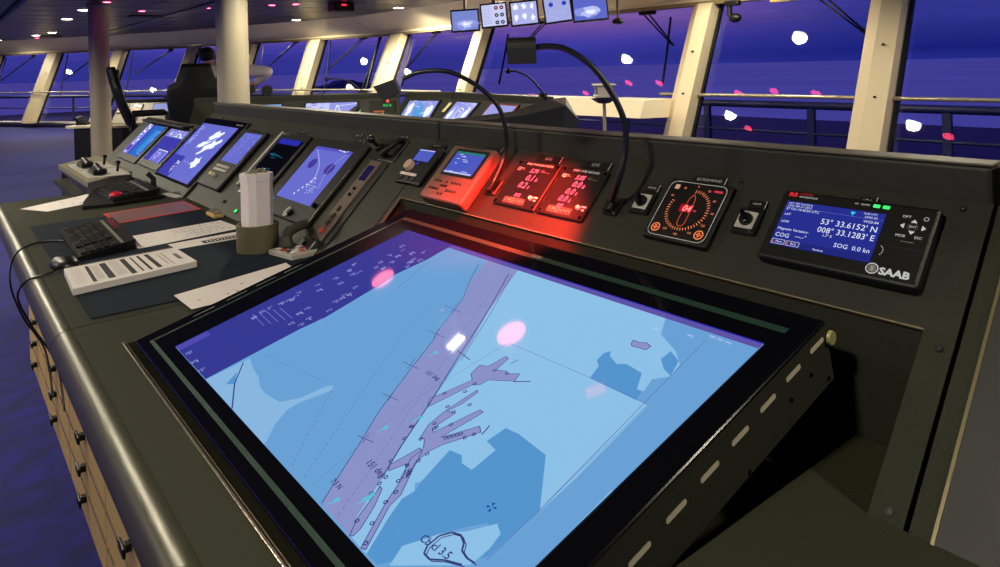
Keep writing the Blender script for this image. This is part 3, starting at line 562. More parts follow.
prof=[(-.021,-.027),(.021,-.027)]+[(.021*math.cos(math.radians(a)),.004+.021*math.sin(math.radians(a))) for a in range(0,181,15)]
vs=[(-.026,a,b) for a,b in prof]+[(.030,a,b) for a,b in prof]; n=len(prof)
q.add(vs,[list(range(n)),[n+i for i in range(n)][::-1]]+[[i,n+i,n+(i+1)%n,(i+1)%n] for i in range(n)],M('lamp_head',(18,19,14),.5))
hd=q.build('lamp_head',t); hd.matrix_local=inv@HM
q=MB(); q.cyl((.030,0,.004),(.0315,0,.004),.015,.014,BLKG,24); q.cyl((.0316,-.001,-.004),(.0318,-.001,-.004),.003,.003,GREY,10); o=q.build('dial_face',hd)
q=MB(); q.rect(-.018,.024,-.014,.014,-.0272,E((255,30,20),3.0)); q.build('red_lens',hd)
RED_LAMP=hc
t,inv,P=goose('low black gooseneck lamp arching left over the far monitors',1.364,.325,
  [(1.094,1.367,-.234),(1.101,1.361,-.185),(1.09,1.369,-.111),(1.052,1.399,-.055),(.995,1.445,-.014),(.938,1.491,-.012),(.905,1.52,-.028)],.0058,0)
hc=Vector((.873,1.54,-.052+EYE))
ax=(P[-1]-P[-3]).normalized(); ay=Vector((0,0,1)).cross(ax).normalized(); az=ax.cross(ay)
HM=Matrix(((ax.x,ay.x,az.x,hc.x),(ax.y,ay.y,az.y,hc.y),(ax.z,ay.z,az.z,hc.z),(0,0,0,1)))
q=MB(); n=4
q.prism([(-.026,-.02),(.018,-.024),(.026,.02),(-.028,.014)],-.016,.016,M('lamp_head'),axis='y'); hd=q.build('lamp_head',t); hd.matrix_local=inv@HM
q=MB(); q.ball((.012,0,-.026),.0035,E((255,70,60),2.5),n=6); q.build('red_pilot_light',hd)

# ------------------------------------------------------------------ chart table display
TH=math.radians(14.7); ct,st=math.cos(TH),math.sin(TH)
o=Vector((.29+.3405*ct,1.018,CT+.002+.3405*st))
CM_=Matrix(((0,ct,-st,o.x),(-1,0,0,o.y),(0,st,ct,o.z),(0,0,0,1)))
t=thing('chart_table_display','huge tilted chart table screen with pale blue sea chart','display',mtx=CM_)
GW,GH=.535,.3295
q=MB(); q.box(-GW,GW,-GH,GH,-.006,0,BLKG,.0015,1); q.build('glass_bezel',t)
q=MB(); i0,i1=-.463,.502
st_=M('inlay_green',(32,56,46),.4)  # dark green for the thin strips set in the bezel
zz=.0006
for a in ((-.497,-.490,-.303,.277),(-.497,.505,.277,.290),(-.497,.40,-.311,-.304)): q.rect(*a,zz,st_)
for a in ((-.49,-.465),(-.44,-.42)): pass
q.build('inlay_strip',t)
q=MB()
for y_ in (-.20,-.13,-.065,.0): q.rect(-.5155,-.5135,y_-.022,y_+.022,.0007,LGREY)
q.rect(-.02,.01,.283,.2845,.0009,LGREY); q.rect(-.02,.01,.288,.2895,.0009,LGREY); q.build('touch_marks',t)
q=MB(); Z=.0008

def EC(c): return M('chart_glow_%d_%d_%d'%c,c,.04,emit=.92)
MID=EC((108,166,220)); PAL=EC((146,199,238)); DEP=EC((86,153,212)); LIL=EC((142,150,206)); SH=EC((140,188,230)); NAV=EC((54,57,150)); NAV2=EC((96,84,170)); INK=M('chart_ink',(50,56,120),.2,emit=1.0); INKS=E((96,120,180)); WHT=E((214,218,250))
q.rect(-.412,.494,-.2835,.243,Z,MID); d=.0003
q.flat(CH['pale'],Z+d,PAL); q.flat(CH['shoal'],Z+d,SH)
q.flat([(-.2245,-.2827)]+CH['shoal'][0:1]+CH['shoal'][-1:],Z+d,SH)
q.flat(CH['shoal_b'],Z+2*d,DEP)
for k in ('deep_a','deep_b','deep_c'): q.flat(CH[k],Z+2*d,DEP)
q.flat(CH['isle'],Z+3*d,PAL); q.flat(CH['box'],Z+2*d,PAL); q.flat(CH['lane'],Z+2*d,LIL)
for k in ('dock_a','dock_b','dock_c','dock_d','buoy'):
    q.flat(CH[k],Z+3*d,LIL); q.line(CH[k]+[CH[k][0]],.0011,Z+4*d,INK)
q.flat(CH['info'],Z+3*d,NAV); q.rect(-.2245,.494,.2295,.243,Z+3*d,NAV2); q.rect(-.412,.494,.2405,.243,Z+4*d,E((44,44,170)))
q.rect(-.409,-.385,-.2835,-.225,Z+4*d,E((78,74,172))) 
for k,(w_,dsh,pts) in CL.items(): q.line(pts,w_,Z+5*d,INKS if k in 'acbdekijlmq' else INK,dsh)
for i,(x,y) in enumerate(CM): q.ring(x,y,.0016,.0032,Z+5*d,INK,6+i%3); 
for x,y in CCY: q.disk(x,y,.004,Z+5*d,E((90,190,220)),6); q.line([(x,y),(x-.004,y-.012)],.002,Z+5*d,E((90,190,220)))
x,y=CSTAR
for a in range(4):
    c_,s_=math.cos(a*PI/2+.4),math.sin(a*PI/2+.4); q.flat([(x+.001*c_,y+.001*s_),(x+.006*c_-.002*s_,y+.006*s_+.002*c_),(x+.006*c_+.002*s_,y+.006*s_-.002*c_)],Z+5*d,E((20,70,150)))
R=random.Random(5)
for i,(x,y) in enumerate(CD):
    for k in range(3): 
        l=R.uniform(.004,.014); q.rect(x,x+l,y-.004*k,y-.004*k+.0018,Z+5*d,E((140,145,215),.9) if i%3 else E((170,175,235),.9))
for k in range(5):
    a=CD[0]; q.line([(a[0]-.012+.0+k*.008,a[1]+k*.011),(a[0]+.06+k*.008,a[1]+k*.011-.004)],.0015,Z+5*d,E((110,112,200),.9))
for x,y in CS: q.rect(x-.004,x+.006,y-.001,y+.001,Z+6*d,S_LT)
def ct_(k,txt,sz,rot): x,y=CTXT[k]; q.text(txt,x,y,Z+6*d,sz,INK,'CENTER',rot=rot,bold=.0002)
ct_('deg1','151 deg',.013,0.0); ct_('deg2','151 deg',.011,0.0); ct_('lane','7.5 N',.010,0.0); ct_('cl1','Cb cl 3.5',.013,0.1)
q.build('screen',t)
# raised side plate with slots (right side), front chrome strip, casing
q=MB()
def side(x0,x1):
    top,bot=GH,-GH
    q.box(x0,x1,bot,top,-.088,-.003,CONS,.0015,1)
side(GW-.003,GW); q.box(-GW,-GW+.003,-GH,GH,-.05,-.003,CONS2); q.box(-GW+.02,GW-.003,GH-.003,GH,-.088,-.003,CONS2); q.box(-GW+.02,GW-.02,-GH+.02,GH-.02,-.06,-.007,BLK)
q.build('casing',t)
for i in range(9):
    y_=.299-i*.0635; zo=-.012-.0032*i; q=MB(); q.rplate(y_-.018,y_+.018,zo-.0035,zo+.0035,0,.0007,M('slot_pale',(215,205,170),.35,metal=.2),.0033,5)  # slots drawn as thin pale plates without emission
    o=q.build('vent_slot',t); o.matrix_local=Matrix(((0,0,1,GW),(1,0,0,0),(0,1,0,-.008),(0,0,0,1)))
for y_,z_ in ((.274,-.049),(.221,-.053),(GH-.015,-.078),(.113,-.082),(-.06,-.082)):
    q=MB(); q.cyl((GW,y_,z_),(GW+.0018,y_,z_),.0035,.003,BLKG,10); q.build('screw',t)
q=MB(); q.cyl((GW+.001,GH+.002,-.026),(GW+.006,GH+.002,-.026),.010,.009,M('brass_boss',(150,145,90),.4),20); q.build('hinge_boss',t)
t=thing('hinge_strip','bright ribbed metal strip along the front edge of the chart display','trim',loc=(.284,1.0,CT))
q=MB()
for i in range(58): q.box(-.0042,-.0002,-.62+i*.0205,-.62+i*.0205+.0198,0,.003,SILV,.0008,1)
q.build('ribbed_strip',t)
q=MB(); q.box(.0018,.0034,-.62,.57,0,.002,SILV); q.build('inner_strip',t)
# ------------------------------------------------------------------ things on the worktop
def quad_thing(name,label,cat,pts,z,th,mat,group=None):
    cx=sum(p[0] for p in pts)/len(pts); cy=sum(p[1] for p in pts)/len(pts)
    t=thing(name,label,cat,loc=(cx,cy,z),group=group)
    return t,[(a-cx,b-cy) for a,b in pts]
MATT=M('desk_mat_vinyl',(22,31,42),.7,spec=.08)
q=MB(); q.rplate(-.27,.27,-.62,.62,0,.003,MATT,.008); o=q.build('desk_mat'); o.location=(.528,2.39,CT); tag(o,'dark blue-grey writing mat on the worktop under keyboard, booklet and papers','mat')
q=MB()
for a in ((.240,.2415,1.755,3.03),(.24,.834,1.7535,1.755)): q.rect(*a,.0006,BLK)
o=q.build('mat_recess_line'); o.location=(0,0,CT); o.parent=t2; o.matrix_parent_inverse=t2.matrix_world.inverted()
ZM=CT+.003
def bil(P,u,v):   # P: four corners a,b,c,d ; u along a->b, v along a->d
    a,b,c,d=P; return ((a[0]*(1-u)+b[0]*u)*(1-v)+(d[0]*(1-u)+c[0]*u)*v, (a[1]*(1-u)+b[1]*u)*(1-v)+(d[1]*(1-u)+c[1]*u)*v)
def brect(q,P,u0,u1,v0,v1,z,mat): q.flat([bil(P,u0,v0),bil(P,u1,v0),bil(P,u1,v1),bil(P,u0,v1)],z,mat)
# spiral booklet: corners near-left.. (x,y)
P=[(.261,2.207),(.545,2.236),(.550,2.032),(.252,1.982)]
t,L_=quad_thing('booklet','thick spiral-bound white booklet with black printed bars on the desk mat','book',P,ZM,0,WHITE)
q=MB(); q.prism(L_[::-1],0,.014,M('page_edges',(205,200,190),.8)); q.build('pages',t)
q=MB(); q.prism(L_[::-1],.0142,.016,WHITE)
for u0,u1,v0,v1,mt in ((.16,.19,.1,.9,PRINT),(.28,.31,.1,.9,PRINT),(.31,.335,.1,.9,PRINT),(.46,.485,.08,.92,PRINT),(.485,.505,.08,.92,PRINT),(.55,.565,.08,.9,PRINT),(.61,.635,.08,.92,PRINT),(.68,.70,.08,.9,PRINT),(.70,.72,.08,.9,PRINT),(.78,.79,.2,.8,GREY),(.82,.83,.15,.9,GREY),(.9,.94,.35,.7,GREY)):
    brect(q,L_,u0,u1,v0,v1,.0163,mt)
for i in range(14): brect(q,L_,.2+.0,.26,.15+i*.05,.165+i*.05,.0163,GREY); brect(q,L_,.36,.44,.1+i*.055,.112+i*.055,.0163,GREY); brect(q,L_,.04,.12,.1+i*.055,.112+i*.055,.0163,LGREY)
q.build('cover',t)
q=MB()
for i in range(34):
    x,y=bil(L_,.02+i*.028,.02); q.tube([(x,y-.003,.016),(x,y+.001,.0195),(x,y+.005,.013),(x,y+.003,.006)],.0008,LGREY,6)
q.build('spiral_binding',t)
# keyboard near
P=[(.318,2.79),(.485,2.825),(.472,2.39),(.311,2.335)]
def keyboard(label,P,z,trackball=False,tilt=.014):
    t,L_=quad_thing('keyboard',label,'keyboard',P,z,0,BLK)
    a,b,c,d=L_
    q=MB(); vs=[(a[0],a[1],0),(b[0],b[1],0),(c[0],c[1],0),(d[0],d[1],0),(a[0],a[1],.012),(b[0],b[1],.012+tilt),(c[0],c[1],.012+tilt),(d[0],d[1],.012)]
    q.add(vs,[[3,2,1,0],[4,5,6,7],[0,1,5,4],[1,2,6,5],[2,3,7,6],[3,0,4,7]],BLK)
    def zz(u): return .0122+tilt*u
    q.flat([bil(L_,.74,.02),bil(L_,.8,.02),bil(L_,.8,.98),bil(L_,.74,.98)],.0125+tilt*.8,GREY)
    q.build('case',t)
    q=MB()
    for r in range(5):
        for c_ in range(17):
            if c_ in (13,): continue
            u0=.06+r*.13; v0=.02+c_*.057
            p=[bil(L_,u0,v0),bil(L_,u0+.105,v0),bil(L_,u0+.105,v0+.045),bil(L_,u0,v0+.045)]
            q.prism(p,zz(u0)-.001,zz(u0+.05)+.005,BLK if (r+c_)%5 else DGREY)
    q.build('key_field',t)['kind']='stuff'
    q=MB(); q.flat([bil(L_,.83,.04),bil(L_,.96,.04),bil(L_,.96,.5),bil(L_,.83,.5)],.0128+tilt,DGREY); q.flat([bil(L_,.86,.1),bil(L_,.93,.1),bil(L_,.93,.46),bil(L_,.86,.46)],.0131+tilt,BLKG); q.build('top_strip',t)
    return t,L_
keyboard('black keyboard lying on the desk mat beside the mouse',P,ZM)
# far keyboard with red trackball
P=[(.56,3.64),(.745,3.66),(.74,3.28),(.56,3.25)]
t,L_=keyboard('black control keyboard with a red trackball below the lever pod',P,CT+.013,tilt=.018)
q=MB(); q.prism([(-.20,-.22),(-.10,-.24),(.10,-.2),(.10,.20),(-.10,.2),(-.18,-.1)],-.0128,-.0,BLK); q.build('wrist_rest',t)
q=MB(); q.box(-.095,-.04,-.185,-.115,.0,.018,BLK,.004); q.build('trackball_housing',t)
q=MB(); q.ball((-.068,-.15,.018),.024,M('red_trackball',(200,25,40),.2,coat=.5),(1,1,.7)); q.build('trackball',t)
# mouse
t=thing('mouse','black computer mouse at the worktop edge beside the near keyboard','mouse',loc=(.275,2.335,CT),rz=.2)
q=MB(); bm=bmesh.new(); bmesh.ops.create_uvsphere(bm,u_segments=24,v_segments=12,radius=1)
for v in bm.verts:
    z=v.co.z; v.co=Vector((v.co.x*.034*(1-.15*v.co.y), v.co.y*.066, max(0,z)*.028*(1-.25*v.co.y)))
q.frombm(bm,M('mouse_black',(14,14,14),.35),True); q.build('shell',t)
q=MB(); q.cyl((-.004,.033,.018),(.004,.033,.018),.008,.008,DGREY,14); q.build('scroll_wheel',t)
def cable(label,pts,name='cable',r=.0028):
    q=MB(); q.tube(spline(pts,8),r,RUB,8); o=q.build(name); return tag(o,label,'cable')
cable('black mouse cable running over the worktop edge beside the mouse',[(.262,2.29,CT+.006),(.235,2.25,CT+.005),(.215,2.24,CT+.004),(.18,2.26,CT-.01),(.165,2.30,CT-.06),(.2,2.36,CT-.16),(.262,2.42,CT-.3),(.272,2.36,CT-.42)])
cable('black keyboard cable crossing the worktop edge behind the mouse',[(.318,2.63,ZM+.006),(.27,2.68,CT+.006),(.215,2.66,CT+.004),(.178,2.62,CT-.02),(.168,2.58,CT-.09),(.2,2.6,CT-.2),(.258,2.66,CT-.33),(.27,2.6,CT-.46)])
# papers
def paper(label,P,z,seed,marks='text',name='paper_sheet',mat=WHITE,group=None):
    t,L_=quad_thing(name,label,'paper',P,z,0,mat,group)
    q=MB(); q.prism(L_[::-1],0,.0008,mat)
    R=random.Random(seed)
    if marks=='text':
        for i in range(16):
            for k in range(6):
                if R.random()<.75: brect(q,L_,.40+i*.034,.415+i*.034,.12+k*.13,.12+k*.13+R.uniform(.03,.1),.0010,GREY)
    elif marks=='plan':
        for i in range(16):
            u=R.uniform(.3,.95); v=R.uniform(.15,.85); brect(q,L_,u,u+R.uniform(.01,.07),v,v+R.uniform(.01,.08),.0010,GREY)
    elif marks=='bar':
        brect(q,L_,.35,.98,.45,.85,.0010,PRINT)
        for i in range(12): brect(q,L_,.4+i*.045,.42+i*.045,.55,.75,.0012,WHITE)
    else:
        for i in range(7):
            u=R.uniform(.1,.9); v=R.uniform(.2,.8); brect(q,L_,u,u+.025,v,v+.05,.0010,GREY)
    q.v=[tuple(v) for v in q.v]
    o=q.build('sheet',t); return t
paper('crumpled white sheet with a faint floor plan at the far end of the worktop',[(.262,3.45),(.53,3.64),(.528,3.40),(.341,3.30)],CT+.0005,3,'plan')
paper('white printed list in front of the red-edged sheet, left of the paper holder',[(.495,2.564),(.788,2.60),(.80,2.42),(.470,2.363)],ZM+.0012,4,'text')
paper('white sheet with a black title bar peeking out below the printed list',[(.555,2.36),(.80,2.38),(.80,2.28),(.56,2.275)],ZM+.0002,5,'bar')
paper('blank-looking white sheet tucked beside the upper left edge of the chart display',[(.425,1.80),(.445,1.815),(.74,1.90),(.76,1.75),(.47,1.62),(.445,1.67),(.44,1.74)][0:0] or [(.436,1.809),(.745,1.895),(.73,1.70),(.440,1.675)],ZM+.0002,6,'few')
P=[(.494,3.059),(.797,3.109),(.799,2.877),(.495,2.820)]
t,L_=quad_thing('laminated_sheet','red-edged laminated instruction sheet lying across the worktop','paper',P,CT+.0034,0,WHITE)
q=MB(); q.prism(L_[::-1],0,.0012,M('red_border',(205,70,60),.4)); q.build('border',t)
q=MB(); brect(q,L_,.03,.97,.06,.93,.0014,M('laminate_grey',(120,92,92),.3))
R=random.Random(2)
for i in range(60):
    u=R.uniform(.06,.9); v=R.uniform(.12,.85); brect(q,L_,u,u+.015,v,v+.04,.0016,M('laminate_mark',(165,140,150),.5))
q.build('print',t)
# paper holder
t=thing('paper_holder','round olive holder standing by the panel slope','holder',loc=(.742,2.10,ZM))
q=MB(); HM_=M('holder_paint',(96,90,66),.4)
q.cyl((0,0,0),(0,0,.078),.060,.060,HM_,40,caps=False); 
n=40; vs=[(r*math.cos(2*PI*i/n),r*math.sin(2*PI*i/n),.078) for r in (.060,.052) for i in range(n)]+[(.052*math.cos(2*PI*i/n),.052*math.sin(2*PI*i/n),.02) for i in range(n)]+[(.060*math.cos(2*PI*i/n),.060*math.sin(2*PI*i/n),0) for i in range(n)]
q.add(vs,[[i,(i+1)%n,n+(i+1)%n,n+i] for i in range(n)]+[[n+i,n+(i+1)%n,2*n+(i+1)%n,2*n+i] for i in range(n)]+[list(range(2*n,3*n)),list(range(3*n,4*n))[::-1]],HM_); q.build('body',t)
t=thing('paper_box','tall white folded paper carton standing in the round olive holder','paper box',loc=(.742,2.10,ZM+.021),rz=.15)
oc=[(-.040,-.024),(-.022,-.038),(.022,-.038),(.040,-.024),(.040,.024),(.022,.038),(-.022,.038),(-.040,.024)]
oc=[(a*.97,b*.97) for a,b in oc]
CARD=M('white_card',(222,214,210),.7)
q=MB(); q.prism(oc,0,.20,CARD); q.line([(-.02,-.0372),(.0,-.0372)],.0001,.1,GREY); q.build('carton',t)
q=MB(); q.prism([(a*1.05,b*1.05) for a,b in oc],.186,.206,CARD); q.build('lid_rim',t)
q=MB(); R=random.Random(8)
for i in range(26):
    a=R.uniform(0,2*PI); r=R.uniform(.005,.03); q.tube([(r*math.cos(a),r*math.sin(a),.205),(r*1.2*math.cos(a+.5),r*1.2*math.sin(a+.5),.207+R.uniform(0,.014)),(r*math.cos(a+1.2),r*math.sin(a+1.2),.206)],.0018,M('foil_crumple',(150,150,130),.3,metal=.6),6)
q.build('crumpled_lining',t)
# small items near the foot of the slope
t=thing('telephone_handset','dark green-grey handset lying at the foot of the slope right of the holder','telephone',loc=(.86,2.06,CT+.05),rz=.5)
q=MB(); HS=M('handset_paint',(66,68,58),.4)
q.tube(spline([(-.085,-.01,-.012),(-.055,0,.004),(0,.0,.012),(.05,0,.006),(.085,-.01,-.010)]),.015,HS,12); q.build('grip',t)
q=MB(); q.cyl((-.085,-.012,-.028),(-.085,-.01,.0),.022,.018,HS,18); q.build('earpiece',t)
q=MB(); q.cyl((.085,-.012,-.026),(.085,-.01,.0),.022,.018,HS,18); q.build('mouthpiece',t)
t=thing('keypad','small grey keypad with red and white buttons beside the handset','keypad',loc=(.80,1.975,CT+.0002),rz=.2)
q=MB(); q.box(-.045,.045,-.06,.06,0,.016,LGREY,.003); q.build('case',t)
R=random.Random(4)
for i in range(4):
    for k in range(3):
        q=MB(); x=-.026+k*.026; y=-.038+i*.024; q.box(x-.008,x+.008,y-.007,y+.007,.016,.020,[WHITE,M('key_red',(190,50,40),.4),DGREY][(i*2+k)%3],.002,1); q.build('key',t)
t,w,h=inst('socket_box','small grey socket box at the foot of the narrow button strip','socket',2.03,1.93,-.0,.038)
q=MB(); q.box(-w,w,-h,h,0,.014,DGREY,.002); q.line([(-w+.04,0),(-w+.055,0)],.004,.0145,LGREY); q.box(w-.008,w-.004,-h,h,.014,.016,LGREY); q.build('body',t)
q=MB(); q.cyl((.0,.0,.014),(.0,.0,.02),.008,.007,BLKG,14); q.build('jack',t)
# green lamp and little switch at the foot of the slope, left of holder
for nm,lab,y,s,mt in (('indicator_lamp','small green glowing lamp on the slope left of the paper holder',2.635,.03,GRN),('toggle_switch','small black rocker switch on the slope left of the green lamp',2.80,.045,BLKG),('label_plate','tiny white plate on the slope above the green lamp',2.745,.105,WHITE)):
    t,w,h=inst(nm,lab,nm.replace('_',' ').split()[-1],y+.014,y-.014,s-.008,s+.008)
    q=MB(); q.box(-w,w,-h,h,0,.003,BLK,.0006,1); q.build('bezel',t); q=MB(); q.box(-w+.003,w-.003,-h+.002,h-.002,.003,.0045,mt,.0006,1); q.build('lens',t)
t=thing('label_plate','white label strip beside the far keyboard','sign',loc=(.80,3.30,CT+.0005),rz=.2); q=MB(); q.box(-.02,.02,-.08,.08,0,.004,LGREY,.001); q.build('plate',t)
t=thing('handset_cradle','small dark bracket on the worktop between far keyboard and radar','bracket',loc=(.765,3.48,CT+.0005)); q=MB(); q.box(-.02,.02,-.03,.03,0,.02,BLK,.004); q.build('base',t); q=MB(); q.tube([(0,0,.02),(0,.0,.06),(-.02,.01,.085)],.012,BLK); q.build('post',t)
t=thing('hole_punch','small brown metal punch by the foot of the radar display','stationery',loc=(.80,2.70,CT+.0032)); q=MB(); q.box(-.02,.015,-.05,.05,0,.012,CAB,.003); q.build('base',t); q=MB(); q.box(-.015,.01,-.04,.03,.012,.024,SILV,.004); q.build('lever',t)

# lever pod
t=thing('control_lever_pod','grey control pod with two levers cantilevered past the far end of the worktop','control panel',loc=(.645,4.10,CT+.0))
LP=M('pod_paint',(120,116,92),.4)
q=MB(); P8=[(-.125,.42,.052),(.115,.74,.052),(.115,-.20,.052),(-.115,-.46,.052)]
lo=[(-.06,.40,-.05),(.11,.70,-.05),(.11,-.18,-.05),(-.05,-.40,-.05)]
md=[(a*1.0,b,.03) for a,b,_ in P8]
q.add(P8+md+lo,[[3,2,1,0],[0,1,5,4],[1,2,6,5],[2,3,7,6],[3,0,4,7],[4,5,9,8],[5,6,10,9],[6,7,11,10],[7,4,8,11],[8,9,10,11]],LP)
q.build('housing',t)
q=MB(); q.box(-.04,.11,-.40,.6,-.10,-.05,CONS2); q.build('bracket',t)
for i,(cy_) in enumerate((.17,-.18)):
    q=MB(); q.prism([(-.09,cy_-.15),(.085,cy_-.15),(.085,cy_+.17),(-.09,cy_+.17)][::1],.052,.056,LGREY); q.build('lever_plate',t)
    q=MB(); q.prism([(-.06,cy_-.10),(-.02,cy_-.12),(-.02,cy_+.12),(-.06,cy_+.12)],.056,.058,DGREY); q.build('slot_plate',t)
    q=MB(); q.box(-.06,.0,cy_-.07,cy_+.06,.058,.082,BLK,.008); q.cyl((-.03,cy_+.05,.09),(-.03,cy_-.09,.075),.014,.012,BLK,14); q.build('lever',t)
    q=MB(); q.cyl((.055,cy_,.056),(.06,cy_,.10),.006,.006,BLK,10); q.cyl((.06,cy_-.012,.10),(.06,cy_+.012,.10),.009,.009,BLKG,12); q.build('small_lever',t)

# ------------------------------------------------------------------ the room
TW=.42; ZT=.66
SEG=[((7.35,-3.0),(7.35,13.2)),((7.35,13.2),(5.2,19.5)),((5.2,19.5),(1.5,26.0)),((1.5,26.0),(-4.0,31.5))]
def wp(k,a,z,off=0):
    p,q_=Vector(SEG[k][0]),Vector(SEG[k][1]); d=(q_-p).normalized(); n=Vector((d.y,-d.x))
    v=p+d*a+n*(off+TW*(z-ZT)); return Vector((v.x,v.y,z+EYE))
def seglen(k): return (Vector(SEG[k][1])-Vector(SEG[k][0])).length
def ext(q,k,a0,a1,prof,mat):       # prof: list of (z, off)
    n=len(prof); vs=[wp(k,a0,z,o_) for z,o_ in prof]+[wp(k,a1,z,o_) for z,o_ in prof]
    q.add(vs,[[i,(i+1)%n,n+(i+1)%n,n+i] for i in range(n)]+[list(range(n))[::-1],list(range(n,2*n))],mat)
NAVY=M('carpet_navy',(15,14,98),.95,noise=.4,nscale=9,bump=.4)
nt=NAVY.node_tree
q=MB(); q.box(-6,8.2,-3,32,-.05,0,NAVY); struct(q.build('floor'))
q=MB(); CEI=M('ceiling_panel_dark',(50,44,66),.35)
q.box(-6,8.2,-3,32,1.05+EYE+.002,1.05+EYE+.1,CEI)
for x in (-4,-2.8,-1.6,-.4,.8,2.6,3.8,5.4,6.3): q.box(x,x+.012,-3,30,1.05+EYE-.0005,1.05+EYE+.003,BLK)
for y in range(-2,30,1): q.box(-6,7,y+.3,y+.312,1.05+EYE-.001,1.05+EYE+.003,BLK)
q.box(3.25,3.45,0,28,1.05+EYE-.02,1.05+EYE+.001,M('ceiling_channel',(30,28,60),.3)); struct(q.build('ceiling'))
q=MB(); q.tube([(.95,24,.99+EYE),(.95,9.5,.99+EYE)],.035,M('ceiling_rail',(120,112,110),.4),8); struct(q.build('trim_1'))
# window wall: fascia beam, sill, mullions, glass
for k in range(4):
    Lk=seglen(k)
    q=MB(); z2=1.052
    pr=[(.66,-.14),(.74,-.14),(1.052,-.86),(1.052,.1),(.66,.06)]
    ext(q,k,-.05,Lk+.05,pr,CREAM); ext(q,k,-.05,Lk+.05,[(.655,-.15),(.70,-.15),(.70,-.1),(.655,-.1)],M('fascia_dark_strip',(120,104,70),.5)); struct(q.build('trim_%d'%(k+2)))  # darker strip along the foot of the beam
    q=MB()
    ext(q,k,-.1,Lk+.1,[(-1.38,-.02+.3),(-1.26,.10),(-1.26,.4),(-1.38,.4)],CREAM); ext(q,k,-.1,Lk+.1,[(-1.24,.08),(-1.27,.08),(-1.27,.4),(-1.24,.4)],M('sill_top',(190,180,160),.4))
    o=q.build(['wall_front','wall_front_left','wall_left','wall_far'][k]); struct(o)
GLS=bpy.data.materials.new('window_glass'); GLS.use_nodes=True
nt=GLS.node_tree; nt.nodes.clear()
ou=nt.nodes.new('ShaderNodeOutputMaterial'); mx=nt.nodes.new('ShaderNodeMixShader'); tr=nt.nodes.new('ShaderNodeBsdfTransparent'); gl=nt.nodes.new('ShaderNodeBsdfGlossy'); fr=nt.nodes.new('ShaderNodeFresnel')
tr.inputs['Color'].default_value=(.94,.95,.97,1); gl.inputs['Roughness'].default_value=.02; fr.inputs['IOR'].default_value=1.45
nt.links.new(fr.outputs[0],mx.inputs[0]); nt.links.new(tr.outputs[0],mx.inputs[1]); nt.links.new(gl.outputs[0],mx.inputs[2]); nt.links.new(mx.outputs[0],ou.inputs[0])
MULL={0:[3.0-.1+0-.0]}
mul=[ (0,5.83,6.17),(0,7.95,8.29),(0,12.35,12.75),(0,15.05,15.72),(0,2.9,3.3),
      (1,1.6,2.1),(1,3.85,4.35),(1,6.15,6.6),(2,2.1,2.6),(2,4.65,5.2),(2,7.15,7.6),(3,2.5,3.0)]
mul=[(k,a,min(b,seglen(k))) for k,a,b in mul]
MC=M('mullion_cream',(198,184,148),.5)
for i,(k,a,b) in enumerate(mul):
    q=MB(); w=b-a; d0=-.20
    # tapered box following the lean: inner nose narrower
    def ring_(z): return [wp(k,a+.02,z,.06),wp(k,b,z,.06),wp(k,b,z,-.08),wp(k,a+w*.55,z,d0),wp(k,a,z,d0+.01)]
    v0,v1=ring_(-1.25),ring_(.67); n=5
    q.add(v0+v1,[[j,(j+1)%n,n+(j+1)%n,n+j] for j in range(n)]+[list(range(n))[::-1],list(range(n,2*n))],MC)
    for zb in (-.38,-.9,.1):
        c=wp(k,a+.10,zb,d0-.005); q.cyl(c,c+Vector((-.02,0,0)),.012,.012,BLK,8)
    e0=[wp(k,b+.004,z,o_) for z in (-1.25,.67) for o_ in (-.075,.05)]
    q.box(0,0.001,0,0.001,0,0.001,BLK) if 0 else None
    struct(q.build('trim_%d'%(i+10)))
wi=0
bys={}
for k,a,b in sorted(mul): bys.setdefault(k,[]).append((a,b))
for k in range(4):
    cuts=[0]+[v for ab in sorted(bys.get(k,[])) for v in ab]+[seglen(k)]
    for j in range(0,len(cuts),2):
        a,b=cuts[j],cuts[j+1]
        if b-a<.3: continue
        wi+=1
        w_=bpy.data.objects.new('window_%d'%wi,None); C.objects.link(w_); struct(w_); w_.location=wp(k,(a+b)/2,-1.25)
        inv=Matrix.Translation(-w_.location)
        q=MB(); vs=[wp(k,a,.67,0),wp(k,b,.67,0),wp(k,b,-1.25,0),wp(k,a,-1.25,0)]; q.add([inv@v for v in vs],[[0,1,2,3]],GLS); q.build('pane',w_)
        q=MB()
        for (a0,a1) in ((a,a+.03),(b-.03,b)):
            n0=[wp(k,x,z,o_) for x,z,o_ in ((a0,-1.25,-.02),(a1,-1.25,-.02),(a1,.67,-.02),(a0,.67,-.02))]; n1=[wp(k,x,z,o_) for x,z,o_ in ((a0,-1.25,.03),(a1,-1.25,.03),(a1,.67,.03),(a0,.67,.03))]
            q.add([inv@v for v in n0+n1],[[0,1,2,3],[7,6,5,4],[0,4,5,1],[1,5,6,2],[2,6,7,3],[3,7,4,0]],BLK)
        q.build('window_gasket',w_)
# transom cover between far console and mullion
q=MB(); ext(q,0,8.25,12.4,[(-.445,-.10),(-.445,-.62),(-.64,-.62),(-.66,-.10)],CREAM); struct(q.build('trim_30'))
